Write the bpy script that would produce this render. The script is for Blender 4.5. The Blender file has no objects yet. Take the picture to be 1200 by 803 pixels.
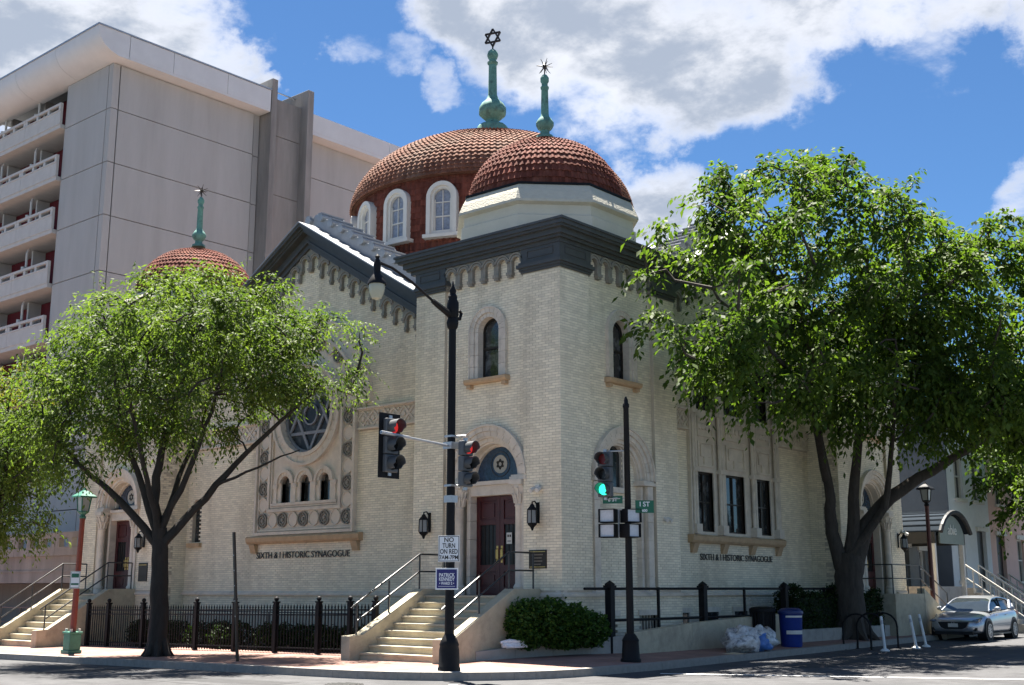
import bpy, bmesh, math, random
import numpy as np
from mathutils import Vector, Matrix
from mathutils.geometry import tessellate_polygon
random.seed(7); rng = np.random.default_rng(11)
R = math.radians; PI = math.pi
sc = bpy.context.scene
COL = sc.collection

# ------------------------------------------------------------------ camera
cd = bpy.data.cameras.new('camera'); cam = bpy.data.objects.new('camera', cd); COL.objects.link(cam)
PITCH = math.atan(289/1395.0); YAW = R(40.8)
cam.location = (17.8, -22.4, 1.65); cam.rotation_euler = (PI/2 + PITCH, 0, YAW)
cd.sensor_width = 36; cd.lens = 1395/1200*36; cd.clip_end = 5000; cd.clip_start = .1
sc.camera = cam

# ------------------------------------------------------------------ sky, sun, exposure
SUN_DIR = Vector((-.86, .51, 0)).normalized(); SUN_EL = R(70)
SUN_V = Vector((SUN_DIR.x*math.cos(SUN_EL), SUN_DIR.y*math.cos(SUN_EL), math.sin(SUN_EL)))
world = bpy.data.worlds.new('World'); sc.world = world; world.use_nodes = True
wt = world.node_tree; wt.nodes.clear()
def wn(t, **k):
    n = wt.nodes.new(t)
    for a, b in k.items(): setattr(n, a, b)
    return n
def wl(a, b): wt.links.new(a, b)
def wmath(op, a, b=None, c=None, clamp=False):
    n = wn('ShaderNodeMath', operation=op); n.use_clamp = clamp
    for i, v in enumerate((a, b, c)):
        if v is None: continue
        if isinstance(v, (int, float)): n.inputs[i].default_value = v
        else: wl(v, n.inputs[i])
    return n.outputs[0]
sky = wn('ShaderNodeTexSky', sky_type='NISHITA'); sky.sun_disc = False
sky.sun_elevation = SUN_EL; sky.sun_rotation = math.atan2(SUN_DIR.x, SUN_DIR.y)
sky.air_density = .8; sky.dust_density = .1; sky.ozone_density = 3.0
tcw = wn('ShaderNodeTexCoord'); vdir = tcw.outputs['Generated']
sepw = wn('ShaderNodeSeparateXYZ'); wl(vdir, sepw.inputs[0])
zz = wmath('MAXIMUM', sepw.outputs[2], .02)
den = wmath('ADD', zz, .22)
cmb = wn('ShaderNodeCombineXYZ')
wl(wmath('DIVIDE', sepw.outputs[0], den), cmb.inputs[0]); wl(wmath('DIVIDE', sepw.outputs[1], den), cmb.inputs[1])
def wnoise(scale, detail, rough, off, dist=0.0):
    mp = wn('ShaderNodeMapping'); mp.inputs['Location'].default_value = off; wl(cmb.outputs[0], mp.inputs[0])
    n = wn('ShaderNodeTexNoise'); n.inputs['Scale'].default_value = scale; n.inputs['Detail'].default_value = detail
    n.inputs['Roughness'].default_value = rough; n.inputs['Distortion'].default_value = dist
    wl(mp.outputs[0], n.inputs[0]); return n.outputs[0]
NOFF = (2.3, 8.1, 2)
n1 = wnoise(4.2, 9, .60, (3.1, 1.7, 0), .25)
n2 = wnoise(2.2, 6, .5, NOFF)
n3 = wnoise(13, 6, .6, (1.3, 9.1, 5))
# the larger cumulus banks standing over this block, as directions in the sky
def sky_dir(px, py):
    a = px-600; b = 401.5-py; f = 1395.0
    h = Vector((-math.sin(YAW), math.cos(YAW), 0)); r = Vector((math.cos(YAW), math.sin(YAW), 0))
    return (a*r + (f*math.cos(PITCH)-b*math.sin(PITCH))*h + Vector((0, 0, b*math.cos(PITCH)+f*math.sin(PITCH)))).normalized()
banks = [(545, -5, 85, .95), (640, 30, 115, 1), (745, 55, 125, 1), (850, 50, 120, 1), (935, 15, 95, 1), (1040, -25, 85, .95), (1140, -15, 75, .9), (1240, -30, 90, .9), (690, 105, 60, .85), (800, 115, 70, .85), (900, 105, 45, .8),
         (20, 30, 100, .95), (120, 20, 95, .95), (215, 40, 90, .92), (275, 75, 40, .85), (20, 100, 70, .9), (-90, 60, 130, .95), (310, 105, 28, .8),
         (1083, 72, 60, .62), (1095, 62, 40, .58), (765, 232, 60, .9), (790, 262, 50, .85), (745, 215, 30, .7), (1195, 218, 40, .66), (405, 48, 40, .56), (455, 64, 48, .58), (500, 107, 34, .50), (665, 120, 55, .62), (620, 90, 60, .6)]
# billow the outlines: directions are warped by vector noise before the banks are measured
def vnoise(scale, detail, amp, off):
    mp = wn('ShaderNodeMapping'); mp.inputs['Location'].default_value = off; wl(vdir, mp.inputs[0])
    n = wn('ShaderNodeTexNoise'); n.inputs['Scale'].default_value = scale; n.inputs['Detail'].default_value = detail; n.inputs['Roughness'].default_value = .62; wl(mp.outputs[0], n.inputs[0])
    s = wn('ShaderNodeVectorMath', operation='SUBTRACT'); wl(n.outputs['Color'], s.inputs[0]); s.inputs[1].default_value = (.5, .5, .5)
    k = wn('ShaderNodeVectorMath', operation='SCALE'); wl(s.outputs[0], k.inputs[0]); k.inputs['Scale'].default_value = amp; return k.outputs[0]
va = wn('ShaderNodeVectorMath', operation='ADD'); wl(vdir, va.inputs[0]); wl(vnoise(11, 9, .11, (2, 5, 1)), va.inputs[1])
vn_ = wn('ShaderNodeVectorMath', operation='NORMALIZE'); wl(va.outputs[0], vn_.inputs[0]); wdir = vn_.outputs[0]
acc = None
for px, py, rad, wgt in banks:
    d = sky_dir(px, py)
    dp = wn('ShaderNodeVectorMath', operation='DOT_PRODUCT'); wl(wdir, dp.inputs[0]); dp.inputs[1].default_value = d
    mr = wn('ShaderNodeMapRange', interpolation_type='SMOOTHSTEP')
    mr.inputs[1].default_value = math.cos(rad*1.25/1395); mr.inputs[2].default_value = 1.0
    mr.inputs[3].default_value = 0; mr.inputs[4].default_value = wgt
    wl(dp.outputs['Value'], mr.inputs[0])
    acc = mr.outputs[0] if acc is None else wmath('MAXIMUM', acc, mr.outputs[0])
# general broken cumulus everywhere
gen = wn('ShaderNodeMapRange', interpolation_type='SMOOTHSTEP'); wl(n2, gen.inputs[0])
gen.inputs[1].default_value = .50; gen.inputs[2].default_value = .66; gen.inputs[3].default_value = 0; gen.inputs[4].default_value = .72
acc = wmath('MAXIMUM', acc, gen.outputs[0])
dens = wmath('ADD', wmath('MULTIPLY', acc, .60), wmath('MULTIPLY', wmath('SUBTRACT', n1, .5), 1.0))
dens = wmath('ADD', dens, wmath('MULTIPLY', wmath('SUBTRACT', n3, .5), .45))
mask = wn('ShaderNodeMapRange', interpolation_type='SMOOTHSTEP'); wl(dens, mask.inputs[0])
mask.inputs[1].default_value = .18; mask.inputs[2].default_value = .62
core = wn('ShaderNodeMapRange', interpolation_type='SMOOTHSTEP'); wl(wmath('ADD', dens, wmath('ADD', wmath('MULTIPLY', wmath('SUBTRACT', n2, .5), .3), wmath('ADD', wmath('MULTIPLY', wmath('SUBTRACT', n1, .5), .55), wmath('MULTIPLY', wmath('SUBTRACT', n3, .5), .35)))), core.inputs[0])
core.inputs[1].default_value = .22; core.inputs[2].default_value = .78
ccol = wn('ShaderNodeMix', data_type='RGBA'); wl(core.outputs[0], ccol.inputs[0])
ccol.inputs[6].default_value = (2.9, 2.92, 3.0, 1); ccol.inputs[7].default_value = (1.0, 1.18, 1.50, 1)
stint = wn('ShaderNodeVectorMath', operation='MULTIPLY'); wl(sky.outputs[0], stint.inputs[0]); stint.inputs[1].default_value = (.19, .28, .345)
smix = wn('ShaderNodeMix', data_type='RGBA'); wl(mask.outputs[0], smix.inputs[0]); wl(stint.outputs[0], smix.inputs[6]); wl(ccol.outputs[2], smix.inputs[7])
bg = wn('ShaderNodeBackground'); wl(smix.outputs[2], bg.inputs[0]); bg.inputs[1].default_value = .085
wo = wn('ShaderNodeOutputWorld'); wl(bg.outputs[0], wo.inputs[0])

sl = bpy.data.lights.new('sun', 'SUN'); sl.energy = 4.6; sl.angle = R(.53); sl.color = (1, .955, .88)
so = bpy.data.objects.new('sun', sl); COL.objects.link(so)
so.rotation_euler = SUN_V.to_track_quat('Z', 'Y').to_euler(); so.location = (-20, 20, 60)
sc.render.engine = 'CYCLES'
sc.view_settings.view_transform = 'Standard'; sc.view_settings.look = 'None'
sc.view_settings.gamma = 1; sc.view_settings.use_curve_mapping = False
sc.view_settings.exposure = 2.4
sc.view_settings.use_white_balance = True; sc.view_settings.white_balance_temperature = 6650; sc.view_settings.white_balance_tint = 10

# ------------------------------------------------------------------ materials
MATS = {}
def mat(name, col, rough=.8, var=.12, vscale=2.0, bump=0.0, bscale=60.0, metal=0.0, rnd=0.0, col2=None, c2scale=.6, c2lo=.5, c2hi=.7, spec=.4, trans=0.0, emit=None, alpha=None, coat=0.0, stretch=None):
    if name in MATS: return MATS[name]
    m = bpy.data.materials.new(name); m.use_nodes = True; nt = m.node_tree; b = nt.nodes['Principled BSDF']
    L = nt.links.new
    tc = nt.nodes.new('ShaderNodeTexCoord'); vec = tc.outputs['Object']
    if stretch:
        mp = nt.nodes.new('ShaderNodeMapping'); mp.inputs['Scale'].default_value = stretch; L(vec, mp.inputs[0]); vec = mp.outputs[0]
    c = nt.nodes.new('ShaderNodeRGB'); c.outputs[0].default_value = (*col, 1); cur = c.outputs[0]
    if col2:
        n = nt.nodes.new('ShaderNodeTexNoise'); n.inputs['Scale'].default_value = c2scale; n.inputs['Detail'].default_value = 6; n.inputs['Roughness'].default_value = .65; L(vec, n.inputs[0])
        mr = nt.nodes.new('ShaderNodeMapRange'); mr.inputs[1].default_value = c2lo; mr.inputs[2].default_value = c2hi; L(n.outputs[0], mr.inputs[0])
        mx = nt.nodes.new('ShaderNodeMix'); mx.data_type = 'RGBA'; L(mr.outputs[0], mx.inputs[0]); L(cur, mx.inputs[6]); mx.inputs[7].default_value = (*col2, 1); cur = mx.outputs[2]
    fac = None
    if var:
        n = nt.nodes.new('ShaderNodeTexNoise'); n.inputs['Scale'].default_value = vscale; n.inputs['Detail'].default_value = 8; n.inputs['Roughness'].default_value = .7; L(vec, n.inputs[0])
        mr = nt.nodes.new('ShaderNodeMapRange'); mr.inputs[1].default_value = .3; mr.inputs[2].default_value = .7; mr.inputs[3].default_value = 1-var; mr.inputs[4].default_value = 1+var; L(n.outputs[0], mr.inputs[0]); fac = mr.outputs[0]
    if rnd:
        a = nt.nodes.new('ShaderNodeAttribute'); a.attribute_name = 'rnd'
        mr = nt.nodes.new('ShaderNodeMapRange'); mr.inputs[3].default_value = 1-rnd; mr.inputs[4].default_value = 1+rnd; L(a.outputs['Fac'], mr.inputs[0])
        if fac is None: fac = mr.outputs[0]
        else:
            mm = nt.nodes.new('ShaderNodeMath'); mm.operation = 'MULTIPLY'; L(fac, mm.inputs[0]); L(mr.outputs[0], mm.inputs[1]); fac = mm.outputs[0]
    if fac is not None:
        vm = nt.nodes.new('ShaderNodeVectorMath'); vm.operation = 'SCALE'; L(cur, vm.inputs[0]); L(fac, vm.inputs['Scale']); cur = vm.outputs[0]
    L(cur, b.inputs['Base Color'])
    b.inputs['Roughness'].default_value = rough; b.inputs['Metallic'].default_value = metal
    b.inputs['Specular IOR Level'].default_value = spec
    if coat: b.inputs['Coat Weight'].default_value = coat; b.inputs['Coat Roughness'].default_value = .05
    if trans: b.inputs['Transmission Weight'].default_value = trans
    if emit: b.inputs['Emission Color'].default_value = (*emit[0], 1); b.inputs['Emission Strength'].default_value = emit[1]
    if bump:
        n = nt.nodes.new('ShaderNodeTexNoise'); n.inputs['Scale'].default_value = bscale; n.inputs['Detail'].default_value = 5; L(vec, n.inputs[0])
        bp = nt.nodes.new('ShaderNodeBump'); bp.inputs['Strength'].default_value = bump; bp.inputs['Distance'].default_value = .02; L(n.outputs[0], bp.inputs['Height']); L(bp.outputs[0], b.inputs['Normal'])
    MATS[name] = m; return m

def leaf_mat(name, c_lo, c_hi, tl=.45):
    m = bpy.data.materials.new(name); m.use_nodes = True; nt = m.node_tree; L = nt.links.new
    nt.nodes.clear(); out = nt.nodes.new('ShaderNodeOutputMaterial')
    a = nt.nodes.new('ShaderNodeAttribute'); a.attribute_name = 'rnd'
    mx = nt.nodes.new('ShaderNodeMix'); mx.data_type = 'RGBA'; L(a.outputs['Fac'], mx.inputs[0]); mx.inputs[6].default_value = (*c_lo, 1); mx.inputs[7].default_value = (*c_hi, 1)
    b = nt.nodes.new('ShaderNodeBsdfPrincipled'); L(mx.outputs[2], b.inputs['Base Color']); b.inputs['Roughness'].default_value = .6; b.inputs['Specular IOR Level'].default_value = .18
    t = nt.nodes.new('ShaderNodeBsdfTranslucent')
    g = nt.nodes.new('ShaderNodeMix'); g.data_type = 'RGBA'; g.blend_type = 'MULTIPLY'; g.inputs[0].default_value = 1; L(mx.outputs[2], g.inputs[6]); g.inputs[7].default_value = (1.35, 1.55, .55, 1); L(g.outputs[2], t.inputs[0])
    ms = nt.nodes.new('ShaderNodeMixShader'); ms.inputs[0].default_value = tl; L(b.outputs[0], ms.inputs[1]); L(t.outputs[0], ms.inputs[2]); L(ms.outputs[0], out.inputs[0])
    MATS[name] = m; return m

BRICK = mat('cream_brick', (.78, .70, .535), .85, .08, 1.2, .25, 45, rnd=.10, col2=(.50, .435, .325), c2scale=.8, c2lo=.47, c2hi=.80, stretch=(1, 1, .3))
MORTAR = mat('mortar', (.47, .415, .325), .95, .10, 5)
STONE = mat('carved_limestone', (.62, .55, .455), .85, .14, 3, .35, 30, col2=(.44, .39, .325), c2scale=1.3, c2lo=.52, c2hi=.75)
SANDST = mat('tan_sandstone_sill', (.46, .32, .19), .85, .16, 5, .3, 40)
DARKTRIM = mat('dark_painted_cornice', (.058, .061, .060), .55, .18, 3, .2, 25)
CORBEL = mat('grey_corbel_stone', (.235, .22, .185), .85, .25, 4, .35, 30)  # mottled warm grey, darker than the carved limestone
DRUM = mat('pale_drum_stucco', (.56, .525, .425), .8, .06, 2, .15, 20)
DRUMR = mat('rough_drum_stucco', (.50, .47, .385), .9, .08, 5, 1.0, 14, stretch=(1, 1, 2.5))
TILE = mat('terracotta_roof_tile', (.142, .045, .031), .8, .26, 6, .15, 40, rnd=.26, spec=.12, col2=(.17, .075, .05), c2scale=1.2, c2lo=.50, c2hi=.75)
TILEW = mat('weathered_sunlit_tile', (.175, .078, .051), .8, .24, 6, .15, 40, rnd=.26, spec=.12, col2=(.20, .125, .09), c2scale=1.0, c2lo=.45, c2hi=.72)  # weathered tile, with the tan of the sunlit dome worked into the colour
COPPER = mat('verdigris_copper', (.105, .25, .205), .75, .25, 7, .2, 30, col2=(.055, .12, .105), c2scale=5, c2lo=.5, c2hi=.7)
WHITEP = mat('white_window_paint', (.60, .575, .52), .6, .05, 4)
GLASS = mat('dark_window_glass', (.024, .027, .028), .09, .3, 1.5, spec=.8, col2=(.11, .115, .115), c2scale=2.2, c2lo=.52, c2hi=.62)  # paler noise patches are reflections painted into the glass colour
GLASSP = mat('pale_leaded_glass', (.22, .24, .28), .15, .35, 9, spec=.6)
STAIN = mat('blue_stained_glass', (.030, .055, .090), .18, .55, 14, spec=.6, col2=(.10, .09, .05), c2scale=11, c2lo=.6, c2hi=.7)
DOORM = mat('oxblood_door', (.060, .010, .010), .38, .2, 4, spec=.5)
BRONZE = mat('dark_bronze', (.035, .028, .022), .45, .2, 8, metal=.4)
BRASS = mat('brass', (.55, .38, .14), .35, .1, 8, metal=.9)
BLACKM = mat('black_painted_metal', (.006, .006, .007), .6, .2, 6, spec=.2)
RAILM = mat('handrail_metal', (.035, .036, .038), .35, .2, 8, metal=.3, spec=.6)
GALV = mat('galvanised_metal', (.40, .41, .42), .4, .12, 8, metal=.7)
SILVER = mat('silver_metal_roof', (.27, .285, .30), .5, .16, 4, metal=.35)
FLASH = mat('pale_flashing', (.28, .29, .30), .45, .1, 4, metal=.3)
CONC = mat('stair_concrete', (.43, .38, .275), .85, .16, 3, .3, 50, col2=(.25, .22, .165), c2scale=1.6, c2lo=.50, c2hi=.78)
CONCG = mat('grey_concrete', (.34, .32, .285), .9, .15, 2.5, .35, 50, col2=(.22, .21, .19), c2scale=1.4, c2lo=.5, c2hi=.75)
HOTELC = mat('hotel_aggregate_concrete', (.41, .402, .385), .92, .06, 1.2, .5, 90, col2=(.365, .355, .335), c2scale=.7, c2lo=.45, c2hi=.75, stretch=(1, 1, .15))
HOTELF = mat('hotel_fin_concrete', (.28, .265, .245), .92, .16, 1.5, .3, 60, col2=(.17, .16, .15), c2scale=.6, c2lo=.45, c2hi=.7, stretch=(1, 1, .15))
HOTELW = mat('hotel_fascia_metal', (.60, .605, .60), .5, .05, 1)
BALC = mat('balcony_concrete', (.50, .485, .455), .85, .08, 2)
CURTAIN = mat('red_curtain', (.13, .012, .02), .8, .3, 2, stretch=(6, 6, .3))
ASPH = mat('asphalt', (.078, .078, .081), .9, .24, 2.3, .6, 90, spec=.2, col2=(.056, .056, .059), c2scale=.35, c2lo=.45, c2hi=.65)
PAINTW = mat('road_paint', (.70, .70, .68), .7, .12, 9)
KERB = mat('granite_kerb', (.25, .23, .205), .85, .18, 8, .3, 60)
BARK = mat('dark_bark', (.030, .025, .021), .95, .35, 9, .9, 22, stretch=(1, 1, .25))
BARKG = mat('grey_brown_bark', (.050, .042, .034), .95, .35, 9, .9, 22, stretch=(1, 1, .25))
SOIL = mat('soil', (.07, .05, .035), .95, .3, 5, .5, 20)
LEAF_A = leaf_mat('tree_leaf', (.040, .072, .020), (.130, .172, .042), .46)
LEAF_B = leaf_mat('street_tree_leaf', (.030, .060, .013), (.106, .156, .030), .46)
LEAF_Y = leaf_mat('yellow_green_leaf', (.09, .095, .015), (.18, .15, .02), .45)
LEAF_H = leaf_mat('hedge_leaf', (.010, .022, .006), (.026, .050, .012), .25)

def brickpave(name, c1, c2, mc, sx):
    m = bpy.data.materials.new(name); m.use_nodes = True; nt = m.node_tree; L = nt.links.new; b = nt.nodes['Principled BSDF']
    tc = nt.nodes.new('ShaderNodeTexCoord'); br = nt.nodes.new('ShaderNodeTexBrick'); L(tc.outputs['Object'], br.inputs[0])
    br.inputs['Color1'].default_value = (*c1, 1); br.inputs['Color2'].default_value = (*c2, 1); br.inputs['Mortar'].default_value = (*mc, 1)
    br.inputs['Scale'].default_value = 1; br.inputs['Brick Width'].default_value = sx; br.inputs['Row Height'].default_value = sx/2; br.inputs['Mortar Size'].default_value = .006
    n = nt.nodes.new('ShaderNodeTexNoise'); n.inputs['Scale'].default_value = 1.2; n.inputs['Detail'].default_value = 6; L(tc.outputs['Object'], n.inputs[0])
    mr = nt.nodes.new('ShaderNodeMapRange'); mr.inputs[1].default_value = .3; mr.inputs[2].default_value = .7; mr.inputs[3].default_value = .75; mr.inputs[4].default_value = 1.25; L(n.outputs[0], mr.inputs[0])
    vm = nt.nodes.new('ShaderNodeVectorMath'); vm.operation = 'SCALE'; L(br.outputs[0], vm.inputs[0]); L(mr.outputs[0], vm.inputs['Scale']); L(vm.outputs[0], b.inputs['Base Color'])
    bp = nt.nodes.new('ShaderNodeBump'); bp.inputs['Strength'].default_value = .4; bp.inputs['Distance'].default_value = .01; bp.invert = True; L(br.outputs['Fac'], bp.inputs['Height']); L(bp.outputs[0], b.inputs['Normal'])
    b.inputs['Roughness'].default_value = .9; MATS[name] = m; return m
PAVE = brickpave('red_brick_paving', (.27, .150, .118), (.22, .115, .09), (.19, .15, .13), .2)

# ------------------------------------------------------------------ mesh helpers
def link(o): COL.objects.link(o); return o
def tag(o, label, cat, group=None):
    o['label'] = label; o['category'] = cat
    if group: o['group'] = group
    return o
def empty(name, label, cat, loc=(0, 0, 0), rz=0, group=None, rx=0, ry=0):
    o = link(bpy.data.objects.new(name, None)); o.location = loc; o.rotation_euler = (rx, ry, rz); o.empty_display_size = .3
    return tag(o, label, cat, group)
def copy_tree(o, parent=None):
    c = link(o.copy()); c.parent = parent
    for ch in list(o.children): copy_tree(ch, c)
    return c

class MB:
    def __init__(s): s.v = []; s.f = []; s.r = []; s.cr = None
    def add(s, vs, fs):
        k = len(s.v); s.v.extend(tuple(p) for p in vs)
        for f in fs:
            s.f.append(tuple(i+k for i in f)); s.r.append(s.cr if s.cr is not None else .5)
        return s
    def box(s, a, b, fr=None):
        x0, y0, z0 = a; x1, y1, z1 = b
        vs = [(x0, y0, z0), (x1, y0, z0), (x1, y1, z0), (x0, y1, z0), (x0, y0, z1), (x1, y0, z1), (x1, y1, z1), (x0, y1, z1)]
        if fr: vs = [fr(*p) for p in vs]
        return s.add(vs, [(0, 3, 2, 1), (4, 5, 6, 7), (0, 1, 5, 4), (1, 2, 6, 5), (2, 3, 7, 6), (3, 0, 4, 7)])
    def prism(s, poly, d0, d1, fr):           # poly of (u,w), extruded in d
        n = len(poly); vs = [fr(u, d0, w) for u, w in poly]+[fr(u, d1, w) for u, w in poly]
        tri = tessellate_polygon([[Vector((u, w, 0)) for u, w in poly]])
        fs = [tuple(t) for t in tri]+[tuple(i+n for i in reversed(t)) for t in tri]+[(i, (i+1) % n, (i+1) % n+n, i+n) for i in range(n)]
        return s.add(vs, fs)
    def ring(s, fr, cu, cw, r0, r1, d0, d1, a0=0, a1=PI, n=24):
        full = abs(a1-a0-2*PI) < 1e-4; k = n if full else n+1; vs = []
        for i in range(k):
            a = a0+(a1-a0)*i/n; c, q = math.cos(a), math.sin(a)
            vs += [fr(cu+r0*c, d0, cw+r0*q), fr(cu+r1*c, d0, cw+r1*q), fr(cu+r1*c, d1, cw+r1*q), fr(cu+r0*c, d1, cw+r0*q)]
        fs = []
        for i in range(n):
            a = 4*i; b = 4*((i+1) % k)
            fs += [(a, a+1, b+1, b), (a+1, a+2, b+2, b+1), (a+2, a+3, b+3, b+2), (a+3, a, b, b+3)]
        if not full: fs += [(0, 3, 2, 1), (4*n, 4*n+1, 4*n+2, 4*n+3)]
        return s.add(vs, fs)
    def disc(s, fr, cu, cw, r, d0, d1, n=20):
        return s.prism([(cu+r*math.cos(2*PI*i/n), cw+r*math.sin(2*PI*i/n)) for i in range(n)], d0, d1, fr)
    def lathe(s, prof, n=20, c=(0, 0), caps=True, a0=0):
        vs = []; m = len(prof)
        for i in range(n):
            a = a0+2*PI*i/n
            for r, z in prof: vs.append((c[0]+r*math.cos(a), c[1]+r*math.sin(a), z))
        fs = []
        for i in range(n):
            j = (i+1) % n
            for k in range(m-1): fs.append((i*m+k, j*m+k, j*m+k+1, i*m+k+1))
        if caps:
            if prof[0][0] > 1e-4: fs.append(tuple(i*m for i in reversed(range(n))))
            if prof[-1][0] > 1e-4: fs.append(tuple(i*m+m-1 for i in range(n)))
        return s.add(vs, fs)
    def tube(s, pts, rad, n=8, caps=True, ridge=0.0):
        pts = [Vector(p) for p in pts]; m = len(pts)
        if not hasattr(rad, '__len__'): rad = [rad]*m
        vs = []; up = None; rg = [1+ridge*random.uniform(-1, 1) for _ in range(n)]
        for i, p in enumerate(pts):
            if ridge: rg = [.75*g_+.25*(1+ridge*random.uniform(-1.6, 1.6)) for g_ in rg]
            t = (pts[min(i+1, m-1)]-pts[max(i-1, 0)])
            t = t.normalized() if t.length > 1e-9 else Vector((0, 0, 1))
            if up is None: up = t.orthogonal().normalized()
            up = (up-t*up.dot(t)); up = up.normalized() if up.length > 1e-6 else t.orthogonal().normalized()
            w = t.cross(up)
            for k in range(n):
                a = 2*PI*k/n; vs.append(p+(up*math.cos(a)+w*math.sin(a))*rad[i]*rg[k])
        fs = [(i*n+k, i*n+(k+1) % n, (i+1)*n+(k+1) % n, (i+1)*n+k) for i in range(m-1) for k in range(n)]
        if caps: fs += [tuple(reversed(range(n))), tuple((m-1)*n+k for k in range(n))]
        return s.add(vs, fs)
    def sphere(s, c, r, nu=14, nv=9, sc_=(1, 1, 1)):
        prof = [(max(r*math.sin(PI*k/nv), 1e-5), -r*math.cos(PI*k/nv)) for k in range(nv+1)]
        k0 = len(s.v); s.lathe(prof, nu, caps=False)
        for i in range(k0, len(s.v)):
            x, y, z = s.v[i]; s.v[i] = (c[0]+x*sc_[0], c[1]+y*sc_[1], c[2]+z*sc_[2])
        return s
    def mesh(s, name, m=None, smooth=False, rndattr=False, fixn=True):
        me = bpy.data.meshes.new(name); me.from_pydata(s.v, [], s.f)
        if fixn and len(s.f) < 60000:
            bm = bmesh.new(); bm.from_mesh(me); bmesh.ops.recalc_face_normals(bm, faces=bm.faces); bm.to_mesh(me); bm.free()
        if rndattr:
            at = me.attributes.new('rnd', 'FLOAT', 'FACE'); at.data.foreach_set('value', s.r)
        if smooth:
            me.polygons.foreach_set('use_smooth', [True]*len(me.polygons)); me.set_sharp_from_angle(angle=R(38))
        if m: me.materials.append(m)
        me.update(); return me
    def build(s, name, m, parent=None, smooth=False, rndattr=False, loc=None, bevel=0, kind=None, fixn=True):
        o = link(bpy.data.objects.new(name, s.mesh(name, m, smooth, rndattr, fixn)))
        if parent: o.parent = parent
        if loc: o.location = loc
        if kind: o['kind'] = kind
        if bevel:
            b = o.modifiers.new('bevel', 'BEVEL'); b.width = bevel; b.segments = 2; b.limit_method = 'ANGLE'; b.angle_limit = R(40)
        return o
def inst(name, me, parent, loc=(0, 0, 0), rot=None):
    o = link(bpy.data.objects.new(name, me)); o.parent = parent; o.location = loc
    if rot: o.rotation_euler = rot
    return o
ID = lambda x, y, z: (x, y, z)

def text_mesh(body, size, m, extrude=.004, sx=1.0, bold=0.0, spacing=1.0, line=1.0):
    cu = bpy.data.curves.new('text', 'FONT'); cu.body = body; cu.size = size; cu.align_x = 'CENTER'; cu.align_y = 'CENTER'
    cu.extrude = extrude; cu.offset = bold; cu.space_character = spacing; cu.space_line = line; cu.resolution_u = 4
    o = link(bpy.data.objects.new('text', cu)); bpy.context.view_layer.update()
    me = bpy.data.meshes.new_from_object(o.evaluated_get(bpy.context.evaluated_depsgraph_get()))
    bpy.data.objects.remove(o); bpy.data.curves.remove(cu)
    for v in me.vertices: v.co.x *= sx
    me.materials.clear(); me.materials.append(m); return me
def put_text(name, me, parent, loc, xdir):
    x = Vector((xdir[0], xdir[1], 0)).normalized(); z = Vector((0, 0, 1)); nrm = x.cross(z)
    o = link(bpy.data.objects.new(name, me)); o.parent = parent
    o.matrix_local = Matrix(((x.x, 0, nrm.x, loc[0]), (x.y, 0, nrm.y, loc[1]), (0, 1, 0, loc[2]), (0, 0, 0, 1)))
    return o

# leaf clouds: n small folded leaf blades around given points
def leaf_mesh(name, P, size, m, bright=None, jit=.35):
    n = len(P); P = np.asarray(P, np.float32)
    a = rng.normal(size=(n, 3)); a[:, 2] = a[:, 2]*.6-.25; a /= np.linalg.norm(a, axis=1)[:, None]
    b = rng.normal(size=(n, 3)); b[:, 2] *= .5; b -= a*(a*b).sum(1)[:, None]; b /= np.linalg.norm(b, axis=1)[:, None]
    c = np.cross(a, b); s = (size*(1+jit*rng.normal(size=n)).clip(.45, 1.8))[:, None]
    V = np.stack([P-a*s*.5, P+b*s*.30+c*s*.08, P+a*s*.55, P-b*s*.30+c*s*.08], 1).reshape(-1, 3)
    me = bpy.data.meshes.new(name); me.vertices.add(4*n); me.vertices.foreach_set('co', V.ravel())
    me.loops.add(6*n); idx = (np.arange(n)*4)[:, None]+np.array([0, 1, 2, 0, 2, 3])[None]
    me.loops.foreach_set('vertex_index', idx.ravel().astype(np.int32))
    me.polygons.add(2*n); me.polygons.foreach_set('loop_start', (np.arange(2*n)*3).astype(np.int32)); me.polygons.foreach_set('loop_total', np.full(2*n, 3, np.int32))
    r = rng.random(n) if bright is None else np.clip(bright+.25*rng.normal(size=n), 0, 1)
    at = me.attributes.new('rnd', 'FLOAT', 'FACE'); at.data.foreach_set('value', np.repeat(r, 2).astype(np.float32))
    me.materials.append(m); me.update(); me.validate(); return me

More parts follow.
